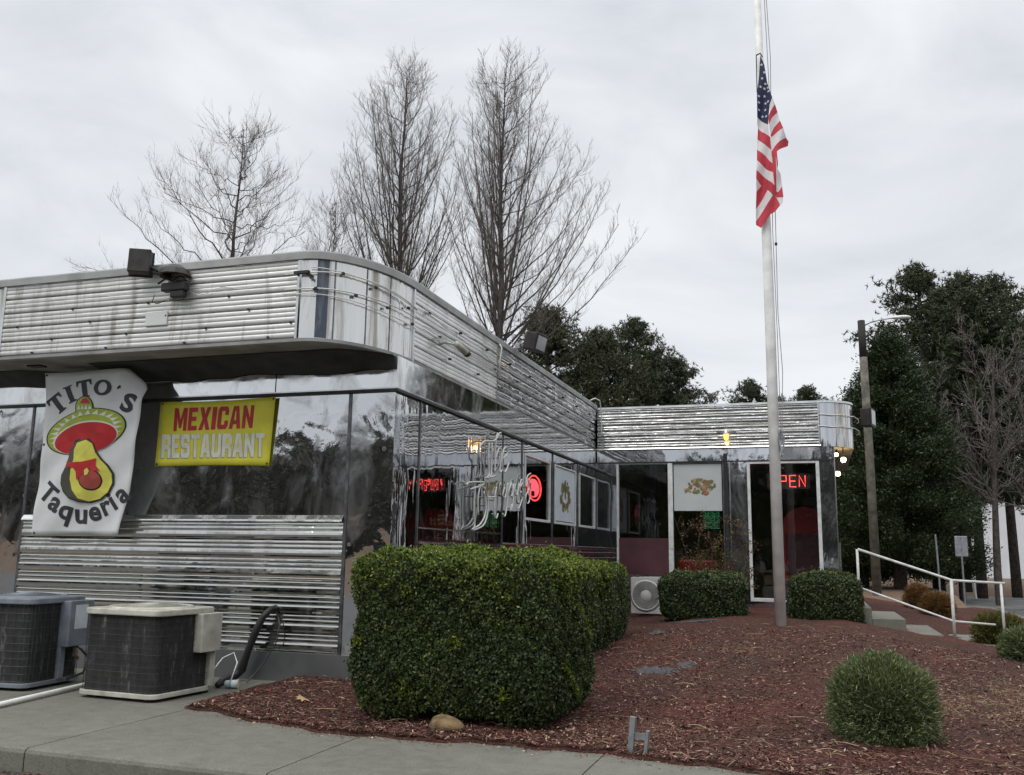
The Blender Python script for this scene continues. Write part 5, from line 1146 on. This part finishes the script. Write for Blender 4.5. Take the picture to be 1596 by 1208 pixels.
def crown_tree(loc, H, z0, env, n1, label, seed, lean=0., rf=(.26, .72), wig=.035, pw=1.35, tw=1.0, tn=3.8, tr0=.19, kb=.0056):
    """single leader with ascending limbs that stop at the crown outline env(z, azimuth)"""
    rnd = random.Random(seed); root = empty('bare_tree', loc, label, 'tree', bt_g)
    tr = MB(); k = 16; tp = [Vector((.04*math.sin(i*.9)+lean*(i/k)**2, .04*math.cos(i*1.3), H*i/k)) for i in range(k+1)]
    tr.tube(tp, [max(.012, tr0*(1-i/k)**.8) for i in range(k+1)], 8, cap=False); tr.build('trunk', 'bark', root, smooth=True)
    def at(z):
        f = min(k-1e-3, max(0, z/H*k)); i = int(f); return tp[i].lerp(tp[i+1], f-i)
    limbs = MB(); fine = MB()
    def twig(p, d, ln, r, lvl):
        q = p.copy(); pts = [q.copy()]; m = 4 if lvl == 2 else 3
        for _ in range(m):
            d = (d+Vector((rnd.uniform(-1, 1), rnd.uniform(-1, 1), rnd.uniform(-.6, 1)))*.11+Vector((0, 0, .10))).normalized(); q = q+d*ln/m; pts.append(q.copy())
        fine.tube(pts, [r*(1-.75*a/m) for a in range(m+1)], 3, cap=False)
        if lvl < 4:
            for _ in range({2: 5, 3: 2}[lvl]):
                a = rnd.uniform(.15, .95)*m; i = int(a); b = pts[i].lerp(pts[min(m, i+1)], a-i); o = d.orthogonal().normalized(); an = rnd.uniform(0, 6.283)
                sd = o*math.cos(an)+d.cross(o)*math.sin(an); twig(b, (d*.85+sd*.6+Vector((0, 0, .2))).normalized(), ln*rnd.uniform(.35, .62), r*.7, lvl+1)
    for q in range(n1):
        u = (q+rnd.random())/n1; z = z0+(H-z0)*u**pw*.97; az = q*2.399963+rnd.uniform(-.4, .4); big = rnd.random() < .35 and u < .6
        rise = (H-z)*rnd.uniform(*rf)*(1.15 if big else .92)+.45
        zt = min(H*.995, z+rise); Rr = env(zt, az)*(rnd.uniform(.25, .7) if rnd.random() < .25 else rnd.uniform(.78, 1.04)); p0 = at(z); p2 = Vector((at(zt).x+math.cos(az)*Rr, at(zt).y+math.sin(az)*Rr, zt))
        p1 = Vector((p0.x+(p2.x-p0.x)*.62, p0.y+(p2.y-p0.y)*.62, z+rise*.30)); pts = bez(p0, p1, p2, 10)
        pts = [p+Vector((rnd.uniform(-1, 1), rnd.uniform(-1, 1), rnd.uniform(-1, 1)))*wig*(i > 0) for i, p in enumerate(pts)]
        r0 = .010+kb*rise; limbs.tube(pts, [max(.007, r0*(1-i/10*.85)) for i in range(11)], 5, cap=False)
        nt_ = int(4+((p2-p0).length)*tn)
        for w_ in range(nt_):
            t = .12+.88*(w_+rnd.random())/nt_; f = min(9.99, t*10); i = int(f); p = pts[i].lerp(pts[i+1], f-i); d = (pts[i+1]-pts[i]).normalized()
            an = rnd.uniform(0, 6.283); o = d.orthogonal().normalized(); sd = o*math.cos(an)+d.cross(o)*math.sin(an)
            twig(p, (d*.8+sd*.65+Vector((0, 0, .15))).normalized(), tw*rnd.uniform(.5, 1.1)*(1.15-.5*t), .0058, 2)
    limbs.build('branches', 'bark', root, smooth=True); fine.build('crown', 'twig', root); return root
def env_egg(z, az):
    return float(np.interp(z, [9, 10.6, 12.5, 14.5, 16.5, 18.1, 19.1], [1.8, 2.4, 2.75, 2.65, 2.2, 1.4, .6]))
crown_tree((-9.25, 19.4, -.1), 19.15, 8.4, env_egg, 84, 'egg shaped bare tree rising behind the rounded roof corner', 21)
def env_wide(z, az):
    r_ = float(np.interp(z, [8.5, 10.5, 12.5, 14.5, 16.5, 18, 18.9], [2.4, 3.1, 3.0, 2.5, 1.9, 1.2, .5])); return r_*(1+.62*max(0, math.cos(az))**.5*float(np.interp(z, [8, 12, 15], [1, .8, .2]))-.32*max(0, -math.cos(az)))
crown_tree((-5.25, 18.9, -.1), 18.25, 7.6, env_wide, 92, 'pointed bare tree with wide low right limbs, over the side parapet', 33)
def env_low(z, az):
    return float(np.interp(z, [8, 10, 11.5, 13, 14.5, 15.6], [4.3, 4.3, 3.4, 2.3, 1.35, .5]))*(1+.15*max(0, -math.cos(az)))
crown_tree((-13.0, 15.0, -.1), 15.2, 8.6, env_low, 44, 'spreading crooked bare tree above the front parapet, leftmost', 5, rf=(.03, .42), wig=.10, pw=1.15, tw=1.25, tn=3.2, tr0=.15, kb=.009)
def env_thin(z, az): return float(np.interp(z, [8, 10, 12, 13.5], [1.9, 1.9, 1.3, .4]))
crown_tree((-10.9, 17.6, -.1), 13.4, 7.5, env_thin, 24, 'thin faint bare tree between the crooked and egg shaped ones', 15, rf=(.2, .7), wig=.08, tw=1.1, tr0=.09, kb=.006)

def pine_parts(root, H, R0, seed, nl, ntuft, needle, mat, base=.35, top_round=True, density=1.0, clump=.5, blades=9, nw=.05):
    rnd = random.Random(seed); rg = np.random.default_rng(seed)
    MB().tube([(0, 0, -.2), (.05, 0, H*.4), (-.05, .05, H*.75), (0, 0, H*.97)], [H*.016, H*.012, H*.008, .02], 8).build('trunk', 'bark', root, smooth=True)
    limb = MB(); cs_ = []
    for i in range(nl):
        t = base+(1-base)*(i+rnd.random())/nl; u = (t-base)/(1-base)
        prof = math.sin(math.pi*min(1, .18+u*.82))**.6 if top_round else (1-u)**.8*1.0+.05
        az = i*2.4+rnd.uniform(-.4, .4); ln = R0*prof*rnd.uniform(.6, 1.08); z0 = H*t*.97
        dirv = Vector((math.cos(az), math.sin(az), rnd.uniform(.05, .5) if top_round else rnd.uniform(-.1, .25)))
        p0 = Vector((0, 0, z0-ln*.15)); p1 = p0+dirv*ln*.6; p2 = p1+Vector((dirv.x, dirv.y, dirv.z+.3))*ln*.42
        limb.tube([p0, p1, p2], [max(.02, H*.004), H*.0022, .012], 4, cap=False)
        for q in range(ntuft):
            s_ = rnd.uniform(.30, 1.05); c_ = p0.lerp(p1, s_/.6) if s_ < .6 else p1.lerp(p2, (s_-.6)/.42); cs_.append((c_.x, c_.y, c_.z, clump*(.55+.6*s_)))
    limb.build('limbs', 'bark', root)
    cs_ = np.array(cs_); k = int(density*14); Cc = np.repeat(cs_[:, :3], k, 0)+rg.normal(size=(len(cs_)*k, 3))*np.repeat(cs_[:, 3], k)[:, None]*np.array([.55, .55, .36])
    n = len(Cc); A = unit(rg.normal(size=(n, blades, 3))+np.array([0, 0, .35])); Cb = np.repeat(Cc, blades, 0); A = A.reshape(-1, 3); b_ = unit(np.cross(A, rg.normal(size=A.shape)))
    L = rg.uniform(needle*.5, needle, (len(A), 1)); quads('crown', Cb, A*L*.5, b_*L*nw, mat, root, tri=True)
def copy_tree(src, loc, sc, rz, label, scz=None):
    c = src.copy(); C.objects.link(c); c.location = loc; c.scale = (sc, sc, scz or sc); c.rotation_euler = (0, 0, rz); c['label'] = label
    for ch in list(src.children):
        d = ch.copy(); C.objects.link(d); d.parent = c
    return c
pg = 'pine trees behind the diner'
pg = 'pine trees behind the diner'
pa = empty('pine_tree', (-8.0, 34.5, -.1), 'broad dark pine directly behind the side parapet floodlight', 'tree', pg)
pine_parts(pa, 14.0, 3.8, 11, 84, 8, .27, 'pine2', base=.12, density=1.0, clump=.62, blades=8, nw=.13)
pb = empty('pine_tree', (-4.6, 40.5, -.1), 'open topped pine with sky gaps above the roof junction', 'tree', pg)
pine_parts(pb, 14.8, 3.1, 12, 70, 7, .26, 'pine', base=.30, density=.9, clump=.42, blades=8, nw=.13)
copy_tree(pa, (-10.2, 32.5, -.1), .82, 1.3, 'short pine seen between the right bare tree and parapet')
copy_tree(pb, (-2.6, 42.5, -.1), .86, 2.1, 'small ragged pine just right of the open topped one')
copy_tree(pa, (-6.0, 37.0, -.1), .95, 4.0, 'olive pine filling between the two taller roofline pines')
copy_tree(pa, (-4.3, 43.0, -.1), .93, 2.9, 'low olive pine directly behind the open topped one')
copy_tree(pb, (2.4, 55, -.1), .84, 1.9, 'distant pine over the wing parapet hidden partly by the flagpole')
copy_tree(pa, (-.1, 50, -.1), .76, 3.9, 'lowest distant pine between two others over the wing')
copy_tree(pa, (3.2, 58, -.1), .84, .2, 'broad faint distant pine over the wing parapet')
copy_tree(pb, (.9, 51.5, -.1), .88, .7, 'distant pine peeping over wing parapet left of the flagpole')
copy_tree(pb, (4.2, 51.5, -.1), .84, 3.3, 'distant pine over the wing parapet right of the flagpole')
copy_tree(pa, (-1.2, 56, -.1), .84, 5.3, 'low distant pine over the wing parapet nearest the junction')
pg2 = 'pine trees across the road'
for (x_, y_, s_, r_, lb, sr) in ((9.6, 36.5, 1.04, .4, 'tall round topped pine behind the street lamp arm', pb), (12.7, 36.5, .98, 2.6, 'tall dense pine at the right picture edge', pb), (12.9, 33.4, .80, 4.4, 'lower pine behind the pale bare tree', pb), (11.2, 39, .97, 1.7, 'pine filling behind the two tall right ones', pb), (11.0, 34.3, .96, 5.1, 'pine standing between the two tall right ones', pb)):
    c = copy_tree(sr, (x_, y_, 0), s_, r_, lb); c['group'] = pg2
def dense_tree(loc, H, R0, n, label, seed, mat='magnolia'):
    root = empty('evergreen_tree', loc, label, 'tree'); rg = np.random.default_rng(seed)
    MB().tube([(0, 0, -.2), (0, 0, H*.5), (0, 0, H*.95)], [.26, .15, .02], 8).build('trunk', 'bark', root, smooth=True)
    m = 190; t = rg.uniform(.0, 1, m)**1.15; az = rg.uniform(0, 6.283, m); prof = R0*np.clip((1-t)**.62*(.55+.6*np.minimum(1, t*5+.35)), .04, 1.2)*rg.uniform(.78, 1.12, m)
    tip = np.stack([np.cos(az)*prof, np.sin(az)*prof, H*(.10+.86*t)+prof*.18], 1)
    root_ = np.stack([0*az, 0*az, H*(.10+.86*t)-prof*.1], 1)
    k = n//m; s = rg.uniform(.45, 1.06, (m, k, 1)); P = root_[:, None]*(1-s)+tip[:, None]*s+rg.normal(size=(m, k, 3))*.20*np.array([1, 1, .8]); P = P.reshape(-1, 3)
    dirs = np.repeat(unit(tip-root_), k, 0); a = unit(dirs+np.array([0, 0, .4])+.6*rg.normal(size=P.shape)); b = unit(np.cross(a, rg.normal(size=P.shape))); L = rg.uniform(.03, .075, (len(P), 1))
    quads('crown', P, a*L, b*L*.42, mat, root); return root
dense_tree((7.35, 27.8, -.1), 10.2, 2.5, 220000, 'dense dark conical evergreen behind the wooden lamp pole', 3)
dense_tree((6.1, 29.0, -.1), 8.0, 1.8, 80000, 'lower dark evergreen against the wing corner lamps', 9)
dense_tree((9.0, 31.0, -.1), 7.6, 1.7, 80000, 'dark evergreen behind the two road sign posts', 19)
pale = [dict(seg=8, up=.0, wig=.05, tap=.85, rad=.016, min=.02), dict(n=16, seg=7, up=.12, wig=.12, tap=.9, ang=46, angv=14, len=.52, rad=.014, t0=.25, min=.012),
        dict(n=9, seg=5, up=.05, wig=.15, tap=.85, ang=42, angv=16, len=.5, rad=.012, t0=.1, min=.009), dict(n=5, seg=3, up=.02, wig=.18, tap=.7, ang=42, angv=16, len=.5, rad=.01, t0=.1, min=.007)]
def pale_tree(loc, H, label, seed):
    o_ = bare_tree(loc, H, pale, label, seed, 'bare trees by the road')
pale_tree((10.55, 27.6, -.1), 9.2, 'pale bare tree with crooked trunk before the white building', 41)
pale_tree((12.1, 27.0, -.1), 8.0, 'dark trunked bare tree at the far right edge', 43)
pale_tree((9.75, 30.5, -.1), 8.0, 'thin bare tree left of the crooked pale one', 47)

# reddish leggy shrub by the wing
sh = empty('leggy_shrub', (2.85, 9.0, .3), 'thin leggy shrub with reddish leaves before the taco poster', 'shrub'); rnd = random.Random(77); segs = []
for k in range(15):
    a = rnd.uniform(0, 6.28); grow(Vector((rnd.uniform(-.6, .35), rnd.uniform(-.15, .2), 0)), Vector((math.cos(a)*.28, math.sin(a)*.12, 1)), rnd.uniform(.9, 2.1), .010, 0,
      [dict(seg=6, up=.0, wig=.12, tap=.75, rad=.01, min=.003), dict(n=7, seg=4, up=.06, wig=.2, tap=.7, ang=45, angv=15, len=.33, rad=.012, t0=.3, min=.0028), dict(n=4, seg=2, up=0, wig=.2, tap=.6, ang=45, angv=15, len=.45, rad=.01, t0=.2, min=.0022)], segs, rnd)
tree_mesh('stems', segs, (0, 1, 2), 'twig_red', sh, (5, 3, 3, 3))
ends = np.array([tuple(p) for pts, r_, l in segs if l >= 1 for p in pts[1:]]); idx = rng.choice(len(ends), 2000); P = ends[idx]+rng.normal(size=(2000, 3))*.035; kx_ = P[:, 0] > -.9; P = P[kx_]
a = randdir(len(P)); b = unit(np.cross(a, randdir(len(P)))); quads('leaves', P, a*.024, b*.012, 'brownleaf', sh)

# ---------------------------------------------------------------- far right: pole, signs, white building
lp = empty('lamp_pole', (6.30, 23.5, .30), 'tall weathered wooden pole carrying a cobra head street lamp', 'street lamp')
PH = 9.15
MB().tube([(0, 0, 0), (-.01, 0, PH*.5), (-.04, 0, PH*.86)], [.15, .135, .125], 12).build('pole', 'pole_wood', lp, smooth=True)
MB().tube([(-.04, 0, PH*.86), (-.05, 0, PH)], [.127, .12], 12).build('pole_top', 'pole_dark', lp, smooth=True)
MB().tube([(0, 0, PH-.20), (.3, -.02, PH-.06), (.7, -.03, PH+.0), (1.0, -.03, PH+.02)], .022, 6).build('lamp_arm', 'gray_metal', lp, smooth=True)
m_ = MB().lathe([(.001, -.02), (.09, .0), (.14, .15), (.17, .45), (.15, .75), (.06, .95), (.001, 1.0)], n=14, axis='x'); hd = m_.build('lamp_head', 'pvc', lp, smooth=True); hd.location = (.92, -.03, PH+.03); hd.scale = (.62, .62, .42)
sg = empty('road_sign', (8.95, 24.0, -.15), 'small grey road sign seen edge on beside the drive', 'sign')
MB().tube([(0, 0, 0), (0, 0, 2.3)], .03, 6).build('post', 'gray_metal', sg); MB().box(-.19, .19, -.02, .0, 1.7, 2.35).build('sign_plate', 'gray_metal', sg, bevel=.01)
tag(MB().tube([(0, 0, 0), (-.03, 0, 1.9), (-.05, 0, 2.45)], .03, 6).build('thin_post', 'gray_metal'), 'thin bare metal post left of the small road sign', 'post').location = (8.25, 24.0, -.2)
hs = empty('white_building', (19.6, 62, 0), 'large white building showing between the trunks at far right', 'building')
MB().box(-4.5, 16, 0, 10, 0, 6.2).build('wall', 'house_white', hs)
MB().add([(-5, -.4, 6.2), (16.5, -.4, 6.2), (16.5, 5, 8.6), (-5, 5, 8.6), (16.5, 10.4, 6.2), (-5, 10.4, 6.2)], [(0, 1, 2, 3), (3, 2, 4, 5), (0, 3, 5), (1, 4, 2)]).build('roof', 'roof', hs)
fn_ = empty('white_post', (10.55, 33.0, -.1), 'leaning white post at the trunks before white building', 'post'); MB().tube([(0, 0, 0), (-.25, 0, 3.2)], .06, 8).build('shaft', 'pvc', fn_)

# woods behind the camera (reflected in the steel)
def woods(name, xs, y0, y1, n, h0, h1, tuft, label, seed, k=650):
    rg = np.random.default_rng(seed); Pn = []; An = []
    for i in range(n):
        cx = rg.uniform(*xs); cy = rg.uniform(y0, y1); h = rg.uniform(h0, h1); r_ = h*rg.uniform(.2, .3)
        d = unit(rg.normal(size=(k, 3))); rad = rg.uniform(.5, 1.05, (k, 1)); p = d*rad*np.array([r_, r_, h*.46])+np.array([cx, cy, h*.54])
        p[:, 2] = np.abs(p[:, 2]); Pn.append(p); An.append(unit(d+rg.normal(size=(k, 3))*.8))
    P = np.concatenate(Pn); A = np.concatenate(An); b = unit(np.cross(A, rg.normal(size=A.shape))); L = rg.uniform(.4, 1, (len(P), 1))*tuft
    tag(quads(name, P, A*L, b*L*.6, 'far_wood'), label, 'woods', kind='stuff')
woods('far_woods', (-75, 60), -60, -40, 190, 7.6, 9.8, .65, 'dark tree line across the lot reflected in the steel walls', 2)
woods('side_woods', (60, 90), -38, 70, 90, 7.5, 11.0, .8, 'dark tree line along the right side beyond the road', 6)
woods('rear_woods', (-45, 14), 74, 90, 60, 8, 11, .32, 'low dark tree line far behind the building', 8, k=2200)
